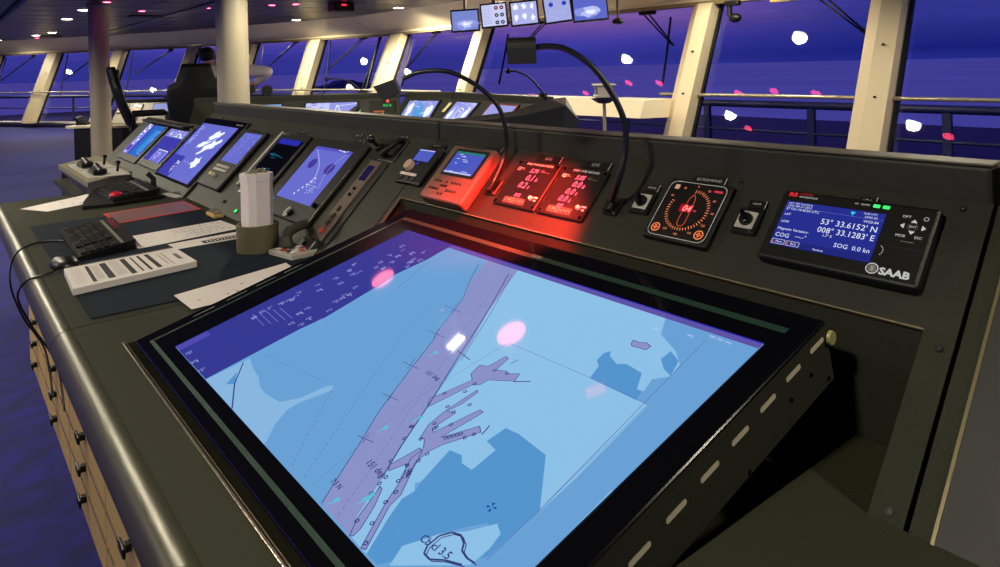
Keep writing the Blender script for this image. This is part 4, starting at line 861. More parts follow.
# handrails
RS=M('rail_steel',(170,165,140),.3,metal=.6)
def rail(label,pts,brk,r=.02,name='handrail',mat=RS,cat='rail'):
    t=thing(name,label,cat,loc=pts[0]); inv=Matrix.Translation(-Vector(pts[0]))
    q=MB(); q.tube([inv@Vector(p) for p in pts],r,mat,12); q.build('rail_bar',t)
    for b in brk:
        q=MB(); q.tube([inv@Vector(p) for p in b],.010,mat,8); q.build('rail_bracket',t)
rail('steel handrail along the right-hand windows, starting left of the second mullion from the right',[(6.86,-1.5,EYE-.40),(6.86,5.50,EYE-.40)],[[(6.86,y,EYE-.40),(6.86,y,EYE-.47),(6.80,y,EYE-.47)] for y in (2.95,5.15)])
def rp(k,a,z=-.42): v=wp(k,a,z,-.28); return v
rail('steel handrail along the far left windows',[rp(0,12.9),rp(0,16.1),rp(1,2.0),rp(1,6.4),rp(2,2),rp(2,7.2),rp(3,4)],[[rp(k,a),rp(k,a)-Vector((0,0,.06)),wp(k,a,-.48,-.15)] for k,a in ((0,15.3),(1,1.8),(1,4.1),(1,6.4),(2,2.3),(2,4.9))])
# wipers
WB=M('wiper_black',(12,12,22),.5)
def wiper(label,k,br,el,b0,b1):
    a,z=br; t=thing('window_wiper',label,'wiper',loc=wp(k,a,z,.05),group=None); inv=Matrix.Translation(-wp(k,a,z,.05))
    for d in (0,.09):
        q=MB(); q.tube([inv@wp(k,a+d,z,.06),inv@wp(k,el[0]+d*.2,el[1],.08)],.011,WB,6); q.build('wiper_arm',t)
    q=MB(); q.tube([inv@wp(k,b0[0],b0[1],.05),inv@wp(k,(b0[0]+b1[0])/2,(b0[1]+b1[1])/2,.06),inv@wp(k,b1[0],b1[1],.05)],.016,WB,6); q.build('wiper_blade',t)
    q=MB(); c=inv@wp(k,a,z+.02,.04); q.box(c.x-.06,c.x+.02,c.y-.12,c.y+.12,c.z-.03,c.z+.04,BLK,.01); q.build('wiper_motor',t)
wiper('window wiper left of the second mullion from the right',0,(9.08,.62),(8.57,.19),(8.70,.55),(8.58,-.28))
wiper('window wiper in the widest pane behind the near gooseneck lamp head',0,(11.1,.63),(11.6,.2),(11.95,.5),(11.80,-.3))
wiper('window wiper cut by the top of the frame at the right',0,(6.75,.66),(6.16,.17),(6.22,.5),(6.2,-.3))
wiper('window wiper in the pane above the low gooseneck lamp head',0,(14.1,.63),(14.82,.0),(15.0,.62),(14.75,-.35))
wiper('window wiper in the pane by the two white light spots',1,(.5,.64),(1.35,-.0),(1.5,.62),(1.25,-.5))
wiper('window wiper behind the white sleeve of the person',1,(2.6,.64),(3.5,.0),(3.75,.62),(3.5,-.4))
wiper('window wiper between the two black chairs',1,(5.0,.62),(6.0,-.0),(6.1,.6),(5.9,-.6))
wiper('window wiper in the pane left of the left column',2,(3.2,.60),(4.3,-.1),(4.5,.62),(4.2,-.6))
wiper('window wiper at the far left edge',2,(5.9,.60),(7.0,-.1),(7.1,.6),(6.9,-.7))
wiper('window wiper right behind the left column',2,(.6,.60),(1.7,.0),(1.95,.6),(1.75,-.6))
# outer railing, beyond the glass
OR=M('outer_rail_blue',(28,34,84),.5)
def outer(label,k,a0,a1,off,zt,zm,step):
    p0=wp(k,a0,-.6,off); t=thing('deck_railing',label,'railing',loc=(p0.x,p0.y,-1.0)); inv=Matrix.Translation(-Vector((p0.x,p0.y,-1.0)))
    def g(a,z): v=wp(k,a,-.6,off); return inv@Vector((v.x,v.y,z+EYE))
    for z,nm,r in ((zt,'top_rail',.05),(zm,'middle_rail',.022)):
        q=MB(); q.tube([g(a0,z),g(a1,z)],r,OR,8); q.build(nm,t)
    a=a0+.4
    while a<a1:
        q=MB(); q.box(*( (g(a,0).x-.03,g(a,0).x+.03,g(a,0).y-.045,g(a,0).y+.045)),0.0,g(a,zt).z,OR); q.build('post',t); a+=step
outer('dark blue deck railing outside the right-hand windows',0,1.0,16.0,1.9,-.62,-.98,1.55)
outer('dark blue deck railing outside the middle-left windows',1,0,6.6,1.9,-.62,-.98,1.55)
outer('dark blue deck railing outside the far left windows',2,0,9.5,1.9,-.62,-.98,1.9)
q=MB(); q.box(7.9,26,-6,34,-1.1,-1.0,M('deck_blue',(30,34,90),.7)); struct(q.build('trim_40'))
# sea
SEA=M('sea_water',(184,210,255),.6,spec=.08,noise=.12,nscale=.004)
q=MB(); q.box(-3000,4000,-3000,4000,-26,-25,SEA); o=q.build('sea'); tag(o,'dark blue calm sea stretching to the horizon','sea',kind='stuff')
q=MB(); R=random.Random(6); pts=[(-90,0)]+[(-80+i*10,4+7*math.exp(-((i-6)/3.)**2)+R.uniform(0,2.5)) for i in range(17)]+[(90,0)]
q.prism(pts,-8,8,M('island_dark',(36,38,96),.9),axis='x'); o=q.build('island'); o.matrix_world=Matrix.Translation((430,850,-25))@Matrix.Rotation(math.radians(-62),4,'Z'); tag(o,'low dark island on the horizon seen between mullions left of centre','island')
RED_W=260
# ------------------------------------------------------------------ columns
COLP=M('column_paint',(166,157,132),.35)
for lab,x,y in (('thick cream steel column nearer the console, right of the black chair',2.155,6.63),('slimmer-looking cream steel column at the far left beside the leaning chair',1.955,12.08)):
    t=thing('column',lab,'column',loc=(x,y,0)); q=MB(); q.cyl((0,0,.03),(0,0,1.05+EYE-.03),.14,.14,COLP,40,caps=False); q.build('shaft',t)
    q=MB(); q.cyl((0,0,0),(0,0,.03),.17,.165,COLP,40); q.build('base_ring',t); q=MB(); q.cyl((0,0,1.05+EYE-.03),(0,0,1.05+EYE),.155,.165,COLP,40); q.build('top_ring',t)
# ------------------------------------------------------------------ captain's chairs
CHR=M('chair_leather',(17,19,14),.5,spec=.3)
def chair(label,x,y,rz,zt=1.47,wd=.50,recl=.12):
    """faces local +y; backrest on -y side"""
    t=thing('helm_chair',label,'chair',loc=(x,y,0),rz=rz)
    zs=.62
    def back_slice(v):  # v 0..1 from seat to head
        z=zs+.02+(zt-zs)*v; yy=-.22-recl*v-.03*math.sin(v*PI)
        w=wd*(.34+.30*math.sin(min(1,v*1.25+.15)*PI*.62)) if v<.72 else wd*(.47-.55*(v-.72))
        return z,yy,w
    q=MB(); N=16; rings=[]
    for i in range(N+1):
        z,yy,w=back_slice(i/N); th=.055 if i not in (0,N) else .03
        ring=[]
        for a in range(16):
            an=2*PI*a/16; cx=math.copysign(abs(math.cos(an))**.5,math.cos(an)); sy=math.copysign(abs(math.sin(an))**.6,math.sin(an))
            ring.append((w*cx, yy+th*sy+.05*abs(cx)**2, z))
        rings.append(ring)
    vs=[v for r in rings for v in r]; n=16
    q.add(vs,[[i*n+k,i*n+(k+1)%n,(i+1)*n+(k+1)%n,(i+1)*n+k] for i in range(N) for k in range(n)]+[list(range(n))[::-1],list(range(N*n,(N+1)*n))],CHR,True)
    q.build('backrest',t)
    q=MB(); z,yy,w=back_slice(.88); q.box(-w*.75,w*.75,yy+.04,yy+.10,z-.09,z+.07,CHR,.03,3); q.build('headrest',t)
    q=MB(); q.box(-wd*.48,wd*.48,-.26,.27,zs-.07,zs+.06,CHR,.05,3); q.build('seat',t)
    for s in (-1,1):
        q=MB(); q.box(s*.29-.04,s*.29+.04,-.22,.22,zs+.19,zs+.25,CHR,.02,2); q.tube([(s*.29,-.2,zs+.2),(s*.27,-.22,zs),(s*.2,-.2,zs-.03)],.022,CHR); q.build('armrest',t)
    q=MB(); q.cyl((0,0,.05),(0,0,zs-.06),.05,.05,DGREY,20); q.build('pedestal',t)
    q=MB(); q.cyl((0,0,0),(0,0,.05),.25,.2,DGREY,28); q.build('base',t)
chair('black high-backed helm chair seen from behind, left of the thick column',2.53,9.25,math.radians(-10),1.475,.52)
chair('black high-backed helm chair in profile beside the far left column',2.36,10.85,math.radians(-100),1.475,.48,.26)

# ------------------------------------------------------------------ person
SKIN=M('skin',(196,150,122),.5); SHIRT=M('white_shirt',(226,216,206),.8); HAIR=M('dark_hair',(24,20,18),.6); TROU=M('dark_trousers',(30,32,44),.8)
def skin_mesh(name,verts,edges,rad,mat,parent,lv=2,root=0):
    me=bpy.data.meshes.new(name); me.from_pydata([tuple(v) for v in verts],edges,[]); me.materials.append(mat)
    o=bpy.data.objects.new(name,me); C.objects.link(o); o.parent=parent
    sk=o.modifiers.new('skin','SKIN'); sk.use_smooth_shade=True
    ly=me.skin_vertices[0] if me.skin_vertices else None
    if ly is None:
        bm=bmesh.new(); bm.from_mesh(me); bm.verts.layers.skin.verify(); bm.to_mesh(me); bm.free(); ly=me.skin_vertices[0]
    for i,r in enumerate(rad):
        ly.data[i].radius=(r,r) if not isinstance(r,tuple) else r; ly.data[i].use_root=(i==root)
    su=o.modifiers.new('sub','SUBSURF'); su.levels=lv; su.render_levels=lv
    return o
t=thing('person','person in a white shirt leaning over the far console with one elbow raised sideways','person',loc=(2.98,9.42,0))
def R_(x,y,z): return (x-2.98,y-9.42,z)
V=[R_(2.98,9.50,.92),R_(2.95,9.48,1.1),R_(2.92,9.46,1.3),R_(2.86,9.50,1.42),R_(2.80,9.53,1.50),R_(2.785,9.545,1.565),R_(2.78,9.55,1.63),
   R_(3.06,9.36,1.40),R_(3.42,9.03,1.375),R_(3.30,9.30,1.22),R_(3.22,9.42,1.16),
   R_(2.70,9.62,1.38),R_(2.66,9.80,1.15),R_(2.80,9.98,1.10),R_(2.86,10.03,1.09),
   R_(3.06,9.46,.80),R_(3.08,9.52,.46),R_(3.08,9.48,.07),R_(3.10,9.60,.04),
   R_(2.88,9.56,.80),R_(2.86,9.62,.46),R_(2.86,9.58,.07),R_(2.88,9.70,.04)]
Ed=[(0,1),(1,2),(2,3),(3,4),(4,5),(5,6),(3,7),(7,8),(8,9),(9,10),(3,11),(11,12),(12,13),(13,14),(0,15),(15,16),(16,17),(17,18),(0,19),(19,20),(20,21),(21,22)]
rad=[.15,.14,.17,.12,.055,.085,.08,.07,.048,.04,.028,.07,.048,.04,.028,.09,.06,.045,.04,.09,.06,.045,.04]
body=skin_mesh('body',V,Ed,rad,SKIN,t)
# fingers
fv=[];fe=[];fr_=[]
def fingers(w,d,side):
    w=Vector(w); d=Vector(d).normalized(); s=Vector(side).normalized()
    o_=len(fv); fv.append(tuple(w)); fr_.append(.024); palm=w+d*.05; fv.append(tuple(palm)); fr_.append(.026); fe.append((o_,o_+1))
    for k,l in enumerate((.062,.07,.066,.052)):
        b=palm+s*(.03-.02*k); i=len(fv); fv.extend([tuple(b+d*.015),tuple(b+d*(.02+l*.55)-Vector((0,0,.006))),tuple(b+d*(.02+l)-Vector((0,0,.022)))]); fr_.extend([.009,.008,.007]); fe.extend([(o_+1,i),(i,i+1),(i+1,i+2)])
    i=len(fv); fv.extend([tuple(w+d*.02+s*.03),tuple(w+d*.05+s*.055)]); fr_.extend([.01,.008]); fe.extend([(o_,i),(i,i+1)])
fingers(V[10],(-.2,.6,-.2),(.7,.3,0)); n1=len(fv); fingers(V[14],(.3,.4,-.1),(.7,-.4,0))
h1=skin_mesh('hand',fv[:n1],[e for e in fe if e[0]<n1],fr_[:n1],SKIN,t,1); h2=skin_mesh('hand',fv[n1:],[(a-n1,b-n1) for a,b in fe if a>=n1],fr_[n1:],SKIN,t,1)
sv=[V[i] for i in (0,1,2,3,7,8,9,11,12,13)]; se=[(0,1),(1,2),(2,3),(3,4),(4,5),(5,6),(3,7),(7,8),(8,9)]
sr=[.165,.16,.185,.14,.10,.082,.05,.09,.075,.05]; skin_mesh('shirt',sv,se,sr,SHIRT,t)
tv=[V[i] for i in (0,15,16,17,19,20,21)]; skin_mesh('trousers',tv,[(0,1),(1,2),(2,3),(0,4),(4,5),(5,6)],[.17,.11,.08,.07,.11,.08,.07],TROU,t)
q=MB(); q.ball(R_(2.775,9.545,1.615),.108,HAIR,(1,1.05,.92),n=10); q.build('hair',t)
q=MB(); fc=Vector(R_(2.80,9.64,1.585)); q.ball(fc,.016,SKIN,(1,1.2,1.3),n=6); q.build('nose',t)
for s in (-1,1):
    q=MB(); q.ball(Vector(R_(2.78,9.55,1.585))+Vector((s*.088,.0,0)),.022,SKIN,(.4,.8,1.3),n=6); q.build('ear',t)
    q=MB(); q.ball(fc+Vector((s*.03,-.012,.025)),.011,WHITE,n=6); q.build('eye',t)
q=MB(); q.tube([fc+Vector((-.022,-.01,-.04)),fc+Vector((0,.0,-.043)),fc+Vector((.022,-.01,-.04))],.006,M('lips',(160,90,84),.5),6); q.build('mouth',t)
for s,i in ((1,18),(-1,22)):
    q=MB(); v=Vector(V[i]); q.box(v.x-.05,v.x+.05,v.y-.16,v.y+.10,0,.09,BLK,.03,3); q.build('shoe',t)

# ------------------------------------------------------------------ far console (centre)
def frame(o,dirx,tilt=0):
    """x = along console (to image right), y = up slope, z = out; origin on the ledge foot"""
    u=Vector(dirx).normalized(); fw=Vector((0,0,1)).cross(u); fw=Vector((-fw.x,-fw.y,0)) if fw.dot(Vector(o)-Vector((0,0,0)))<0 else fw
    fw.normalize(); v=(fw+Vector((0,0,1))).normalized() if tilt else fw; n=u.cross(v)
    return Matrix(((u.x,v.x,n.x,o[0]),(u.y,v.y,n.y,o[1]),(u.z,v.z,n.z,o[2]),(0,0,0,1)))
def farcon(p0,p1,label,root=None):
    """p0 -> p1 : top ledge line, left to right in the photo"""
    p0=Vector(p0); p1=Vector(p1); d=p1-p0; L=d.length
    F0=frame(p0,d); t=root or thing('far_console',label,'console',mtx=F0)
    T_=F0 if root is None else root.matrix_world.inverted()@F0
    T_=Matrix.Identity(4) if root is None else T_
    # F0 local: x along, y away from camera, z up ; origin at ledge top
    q=MB(); q.box(0,L,-.03,.05,-.07,0,CONS2,.008); q.build('ledge',t,T_)
    q=MB(); q.prism([(-.03,-.06),(-.36,-.39),(-.36,-.42),(.05,-.42),(.05,-.06)],0,L,CONS2,axis='x'); q.build('instrument_panel',t,T_)
    q=MB(); q.box(0,L,-.42,-.34,-.43,-.40,CONS); q.build('worktop',t,T_)
    q=MB(); q.box(.02,L-.02,-.38,.04,-1.13,-.43,CAB); q.build('base_cabinet',t,T_)
    S=Matrix.Translation(p0)@Matrix.Identity(4)
    a=math.radians(45)
    def panel(x,s):   # local frame on the slope: s measured down from the top
        return Matrix(((1,0,0,x),(0,c45,-c45,-.03-s*c45-.002),(0,c45,c45,-.06-s*c45+.002),(0,0,0,1)))
    return t,panel,L,F0
A0=(2.03,7.42,1.13); A1=(3.75,6.36,1.13)
tA,pan,LA,FA=farcon(A0,A1,'far angled black console behind the thick column, carrying a row of lit screens')
def fscreen(label,F0,pan,x,w,h,s,kind,fr=BLK,col=None):
    t=thing('monitor',label,'monitor',mtx=F0@pan(x,s+h/2))
    q=MB(); q.box(-w/2-.025,w/2+.025,-h/2-.02,h/2+.02,0,.012,fr,.004,1); q.build('bezel',t)
    q=MB(); q.rect(-w/2,w/2,-h/2,h/2,.0126,col or E((150,155,230))); R=random.Random(int(x*100)+3)
    if kind=='bars':
        q.rect(-w/2,w/2,h/2-.05,h/2,.013,E((130,175,235)))
        for i in range(9): q.rect(-w/2+.02+i*w/9.3,-w/2+.02+i*w/9.3+.03,-h/2+.05,h/2-.08,.0132,E((50,110,190) if i%2 else (140,200,240)))
    elif kind=='chart':
        q.rect(-w/2,-.02,-h/2,h/2,.013,E((200,205,250))); q.line([(-.02,-h/2),(.06,h/2-.03),(.14,-h/2+.03)],.008,.0132,S_W); q.line([(.04,h/2-.05),(w/2,h/2-.02)],.006,.0132,S_W); fuzz(q,-w/2,-.05,-h/2,h/2,.0133,30,E((110,115,220)),(.01,.05),.006,2)
    elif kind=='map':
        blob(q,.0,0,w*.22,h*.55,.013,E((90,160,225)),18,3,.4); blob(q,-w*.33,0,w*.1,h*.4,.013,S_W,12,5); blob(q,w*.33,.02,w*.12,h*.35,.013,S_W,12,6); fuzz(q,-w/2,w/2-.05,-h/2,h/2,.0133,26,S_W,(.01,.04),.004,3)
    elif kind=='ring':
        q.ring(0,0,.04,.05,.013,S_W); q.ring(0,0,.075,.085,.013,S_W); blob(q,w*.33,0,w*.1,h*.45,.013,S_W,12,6); blob(q,-w*.33,-.02,w*.1,h*.4,.013,S_W,12,9); fuzz(q,-w/2,w/2-.05,-h/2,h/2,.0133,30,S_W,(.01,.04),.004,4)
    else:
        q.rect(-w/2,w/2,-h/2,h/2,.0128,E((160,158,225))); blob(q,-w*.1,-.03,w*.12,h*.3,.0132,E((30,24,40)),10,3)
    q.build('screen',t); return t
# section A screens
fscreen('bright blue far screen with a row of pale tiles right of the thick column',FA,pan,.62,.46,.30,.05,'bars',col=E((95,160,220)))
fscreen('violet far screen with a white zigzag line and green-lit handset beside it',FA,pan,1.34,.50,.30,.05,'chart')
t=thing('alarm_unit','small dark unit with green and amber digits under the low gooseneck lamp head','panel',mtx=FA@pan(1.82,.16))
q=MB(); q.box(-.10,.16,-.12,.12,0,.012,BLK,.004,1); q.text('88:8',.03,.05,.0126,.05,E((60,220,110))); q.text('888888',-.06,-.03,.0126,.035,E((220,120,50)),); q.rect(.02,.04,-.1,-.05,.0126,AMB); q.build('face',t)
t=thing('handset','dark handset with pale green edges on the far violet screen','telephone',mtx=FA@pan(1.55,.24))
q=MB(); q.tube([(-.05,-.05,.055),(0,0,.07),(.05,.06,.06)],.03,BLK); q.build('grip',t); q=MB(); q.tube([(.02,-.06,.03),(.08,.05,.04)],.008,M('pale_green',(150,190,150),.4)); q.build('edge',t)
B0=(3.75,6.36,1.13); B1=(3.97,5.68,1.135); B2=(3.63,3.94,1.13)
tB,panB,LB,FB=farcon((3.80,6.30,1.13),(3.97,5.70,1.13),'',tA)
tC,panC,LC,FC=farcon((3.97,5.68,1.13),(3.66,4.00,1.13),'',tA)
fscreen('far screen with a blue and white map just right of the low lamp head',FB,panB,.30,.38,.30,.05,'map')
fscreen('far screen with white concentric rings left of the low lamp neck',FC,panC,.42,.44,.30,.05,'ring')
fscreen('red-lit far screen mostly hidden by the grey angled hood',FC,panC,1.12,.44,.30,.05,'plain',fr=M('red_lit_frame',(120,30,30),.5))  # red light on the frame is put into its colour
t=thing('reminder_card','pale yellow card standing between the two rightmost far screens','paper',mtx=FC@panC(.06,.12)); q=MB(); q.box(-.03,.03,-.06,.06,0,.006,M('pale_card',(200,195,140),.7)); q.build('card',t)
# grey angled hood piece
t=thing('console_hood','silver-grey angular hood closing the right end of the far console','console',loc=(3.05,3.5,0))
def hv(x,y,z): return (x-3.05,y-3.5,z)
HG=M('hood_grey',(70,72,66),.4,metal=.1); HT=M('hood_top',(110,108,104),.35,metal=.3)
a0,a1,a2,a3=hv(2.40,3.98,1.01),hv(2.95,3.58,1.075),hv(3.16,3.44,1.15),hv(3.30,3.44,1.155)
b0,b1,b2,b3=hv(2.39,3.96,.98),hv(2.98,3.51,1.05),hv(3.20,3.33,1.105),hv(3.30,3.32,1.01)
c0,c1,c2,c3=hv(2.4,3.98,.80),hv(2.98,3.54,.80),hv(3.16,3.38,.80),hv(3.28,3.36,.80)
e0,e1,e2,e3=hv(2.6,4.2,.9),hv(3.2,3.8,1.0),hv(3.4,3.66,1.1),hv(3.5,3.6,1.0)
q=MB(); q.add([a0,a1,a2,a3,b0,b1,b2,b3],[[4,5,1,0],[5,6,2,1],[6,7,3,2]],HT); q.build('top_edge',t)
q=MB(); q.add([b0,b1,b2,b3,c0,c1,c2,c3],[[4,5,1,0],[5,6,2,1],[6,7,3,2]],HG); q.add([a0,a1,a2,a3,e0,e1,e2,e3,c0,c3,b3],[[0,1,5,4],[1,2,6,5],[2,3,7,6],[3,10,9,7]],HG); q.build('side_plate',t)
q=MB(); q.prism([(-.5,.4),(.0,.0),(.22,-.1),(.4,.1),(0,.5)],0,.80,CONS2); q.build('base',t)
# desk microphone
def gmic(label,base,tip):
    t=thing('gooseneck_microphone',label,'microphone',loc=base); inv=-Vector(base)
    q=MB(); q.cyl((0,0,0),(0,0,.03),.035,.03,BLK,18); q.build('base',t)
    e=Vector(tip)-Vector(base); q=MB(); q.tube(spline([(0,0,.03),(e*.35+Vector((0,0,.07))),(e*.7+Vector((0,0,.05))),e]),.007,BLK,8); q.build('stem',t)
    q=MB(); q.ball(e,.022,BLK,n=8); q.build('head',t)
gmic('thin gooseneck microphone on the hooded end of the far console',(3.62,4.02,1.13),(3.35,4.10,1.335))
gmic('thin gooseneck microphone left of the low gooseneck lamp head',(3.45,6.62,1.13),(3.15,6.80,1.28))
# searchlight control on stand
t=thing('searchlight_control','pale boxy compass repeater on a thin stand in front of the right-hand windows','instrument',loc=(5.53,5.18,0))
q=MB(); q.cyl((0,0,.02),(0,0,.96),.018,.018,RS,12); q.build('stand',t); q=MB(); q.cyl((0,0,0),(0,0,.02),.14,.13,DGREY,24); q.build('foot',t)
q=MB(); q.cyl((0,0,.95),(0,0,1.0),.06,.14,M('repeater_dark',(60,60,50),.4),20); q.build('bowl',t)
q=MB(); R45=Matrix.Rotation(.9,4,'Z'); q.box(-.13,.13,-.10,.10,1.01,1.04,LGREY,.01,mtx=R45)
for s in (-1,1): q.box(s*.11-.015,s*.11+.015,-.08,.08,1.04,1.13,LGREY,.005,mtx=R45)
q.build('cradle',t); q=MB(); q.box(-.09,.09,-.07,.07,1.045,1.12,M('repeater_dark'),.01,mtx=R45); q.build('body',t)
q=MB(); q.box(-.14,.14,-.11,.11,1.13,1.155,LGREY,.01,mtx=R45); q.build('lid',t)
# black binocular rest under the sleeve
t=thing('binocular_stand','black binoculars on two thin posts just right of the thick column','binoculars',loc=(3.1,8.0,0))
def bx(p): return (p[0]-3.1,p[1]-8.0,p[2])
P1=Vector((2.78,8.02,1.18)); P2=Vector((2.93,7.90,1.17))
for P_ in (P1,P2):
    q=MB(); q.cyl(bx(P_+Vector((-.02,-.09,0))),bx(P_+Vector((.02,.09,0))),.055,.045,BLK,18); q.build('barrel',t)
for d in (.0,.05):
    q=MB(); q.cyl(bx((2.90+d,7.92-d,.02)),bx((2.90+d,7.92-d,1.16)),.012,.012,BLK,8); q.build('post',t)
q=MB(); q.cyl(bx((2.92,7.9,0)),bx((2.92,7.9,.02)),.12,.12,BLK,20); q.build('foot',t)
# left wing console
WLC=M('wing_panel',(150,146,120),.45)
o0=Vector((1.80,13.25,0)); dW=(Vector((3.3,12.1,0))-o0).normalized()
FW=frame((2.36,12.85,.96),dW); t=thing('wing_console','pale grey instrument console between the leaning chair and the seen-from-behind chair','console',mtx=FW)
q=MB(); q.box(0,1.3,-.02,.06,-.04,.02,BLK,.01); q.build('ledge',t)
q=MB(); q.prism([(-.02,-.04),(-.30,-.34),(-.30,-.38),(.06,-.38),(.06,-.04)],0,1.3,WLC,axis='x'); q.build('instrument_panel',t)
q=MB(); q.box(.05,1.3,-.5,-.28,-.40,-.36,WLC); q.build('worktop',t); q=MB(); q.box(.08,1.3,-.45,.05,-.96,-.40,BLK); q.build('base_cabinet',t)
def pw(x,s): 
    a=math.atan2(.30,.28); return Matrix(((1,0,0,x),(0,math.cos(a),-math.sin(a),-.02-s*math.cos(a)-.004),(0,math.sin(a),math.cos(a),-.04-s*math.sin(a)+.004),(0,0,0,1)))
for i,(x,s,w_,h_,c) in enumerate(((.10,.12,.15,.16,AMB),(.32,.12,.15,.16,AMB),(.33,.32,.09,.1,E((230,90,50),1.1)),(.75,.14,.34,.2,E((150,155,210))),(-.0,.0,0,0,0))):
    if w_==0: continue
    mm=MB(); mm.box(-w_/2-.012,w_/2+.012,-h_/2-.012,h_/2+.012,0,.01,BLK,.003,1); mm.rect(-w_/2,w_/2,-h_/2,h_/2,.0105,M('lit_button_field',(190,170,150),.5) if i<3 else c)
    if i<3:
        R=random.Random(i+3)
        for _ in range(9): a=R.uniform(-w_/2,w_/2-.04); b=R.uniform(-h_/2,h_/2-.03); mm.rect(a,a+.04,b,b+.03,.011,E((235,95,60),1.1))
    ob=mm.build('indicator_panel' if i<3 else 'screen',t); ob.matrix_local=pw(x,s)
q=MB(); q.rect(-.22,-.14,.30-.5,.40-.5,.03,GRN); 
t=thing('wing_desk','small pale desk with black telephone behind the left column','desk',loc=(1.95,13.0,0),rz=math.atan2(dW.y,dW.x))
q=MB(); q.box(-.25,.26,-.25,.2,.56,.60,CREAM,.005); q.build('desktop',t); q=MB(); q.box(-.15,.24,-.2,.15,0,.56,BLK,.01); q.build('cabinet',t)
t=thing('telephone','black telephone on the small pale desk left of the far column','telephone',loc=(1.86,13.0,.60),rz=math.atan2(dW.y,dW.x))
q=MB(); q.prism([(-.08,0),(.08,0),(.08,.03),(-.02,.08),(-.08,.08)],-.08,.08,BLK,axis='y'); q.build('base',t); q=MB(); q.tube([(-.05,-.12,.10),(-.05,0,.13),(-.05,.12,.10)],.025,BLK); q.build('handset',t)
t=thing('signal_lamp','small green lit unit beside the leaning chair on the wing console','lamp',mtx=FW@Matrix.Translation((-.16,-.22,-.28)))
q=MB(); q.box(-.07,.07,-.06,.06,-.08,.12,WLC,.01); q.build('case',t); q=MB(); q.box(-.04,.04,-.064,-.06,-.0,.09,GRN); q.build('lens',t)

# ------------------------------------------------------------------ overhead monitors
MONS=[((3.872,5.61,.531),(4.082,5.442,.543),(4.108,5.422,.341),(3.898,5.589,.329)),((4.091,5.436,.581),(4.286,5.28,.598),(4.326,5.248,.381),(4.131,5.403,.359)),
((4.308,5.262,.593),(4.518,5.094,.614),(4.558,5.062,.393),(4.356,5.224,.371)),((4.555,5.064,.613),(4.766,4.896,.654),(4.813,4.858,.413),(4.611,5.02,.391)),((4.766,4.896,.654),(5.043,4.675,.674),(5.076,4.649,.423),(4.828,4.847,.393))]
ML=['leftmost and smallest overhead monitor with a white glow in the sky image','overhead monitor with six round red and blue dials, second from the left','overhead monitor with pale diagram columns, middle of the five','overhead monitor with two blue round gauges, second from the right','rightmost overhead monitor showing a hazy white glow']
def sc(p): return Vector(p)*1.12+Vector((0,0,EYE))
for i,(qd,lab) in enumerate(zip(MONS,ML)):
    TL,TR,BR,BL=[sc(p) for p in qd]; c=(TL+TR+BR+BL)/4
    u=((TR-TL)+(BR-BL)).normalized(); v=((TL-BL)+(TR-BR)); v=(v-u*v.dot(u)).normalized()
    # tip the screen so that it faces slightly down towards the helmsman
    n=u.cross(v); w_=((TR-TL).length+(BR-BL).length)/4; h_=((TL-BL).length+(TR-BR).length)/4
    mt=Matrix(((u.x,v.x,n.x,c.x),(u.y,v.y,n.y,c.y),(u.z,v.z,n.z,c.z),(0,0,0,1)))
    t=thing('monitor',lab,'monitor',mtx=mt,group='overhead monitors')
    q=MB(); q.box(-w_-.004,w_+.004,-h_-.008,h_+.008,-.05,0,BLK,.006,2); q.build('housing',t)
    q=MB(); k=.012; q.rect(-w_+k,w_-k,-h_+k,h_-k,.001,[E((120,135,205)),E((205,208,245)),E((175,180,235)),E((165,172,228)),E((92,105,200))][i])
    z=.0015
    if i in (0,4):
        for j,(a,b) in enumerate(((.9,.55),(.6,.38),(.3,.2))): blob(q,.0 if i==4 else .01,-h_*.35,w_*a,h_*b,z+.0003*j,E(((140,150,225),(185,195,245),(235,240,255))[j]),14,j+i)
    if i==1:
        for a in range(3):
            for b in range(2): q.disk(w_*(.2+.42*b),h_*(.6-.62*a),.022,z,E((110,24,50)) if a==0 else E((40,52,90)),14); q.disk(w_*(.2+.42*b),h_*(.6-.62*a),.006,z+.0003,S_W,8)
        for a in range(10): q.rect(-w_*.85,-w_*.2,h_*(.75-.16*a),h_*(.75-.16*a)+.004,z,E((140,145,200)))
    if i==2:
        for a,b in ((-.6,.55),(0,.6),(.6,.55),(-.6,-.35),(0,-.3),(.6,-.4)): blob(q,w_*a,h_*b,w_*.18,h_*.3,z,S_W,12,int(a*10+b*10)+20)
    if i==3:
        for a in (-.45,.5): q.ring(w_*a,h_*.45,.018,.026,z,E((60,100,220))); q.disk(w_*a,h_*.45,.018,z,E((40,60,150)),14)
        fuzz(q,-w_*.8,w_*.6,-h_*.8,-h_*.1,z,14,S_LT,(.01,.05),.004,5)
    q.build('screen',t)
    q=MB()
    for a in (-.5,.45): q.box(w_*a,w_*a+.03,-h_-.018,-h_-.008,-.03,-.01,LGREY,.002,1)
    q.build('mounting_clip',t)
    q=MB(); top=mt.inverted()@Vector((c.x+.06,c.y+.08,1.05+EYE)); q.tube([Vector((0,h_*.2,-.05)),Vector((0,h_*.5,-.09)),top],.018,DGREY,8); q.build('ceiling_arm',t)
q=MB(); q.cyl((0,0,-.06),(0,0,.3),.014,.014,BLK,8); q.ball((0,0,-.07),.055,BLK,(1,1,.7)); 
t=thing('loudspeaker','round black loudspeaker below the rightmost overhead monitor','loudspeaker',loc=(5.80,5.20,EYE+.44)); q=MB(); q.ball((0,0,0),.065,BLK,(1,1,.55)); q.build('body',t); q=MB(); q.cyl((0,0,.03),(0,0,.61),.014,.014,DGREY,8); q.build('hanger',t)
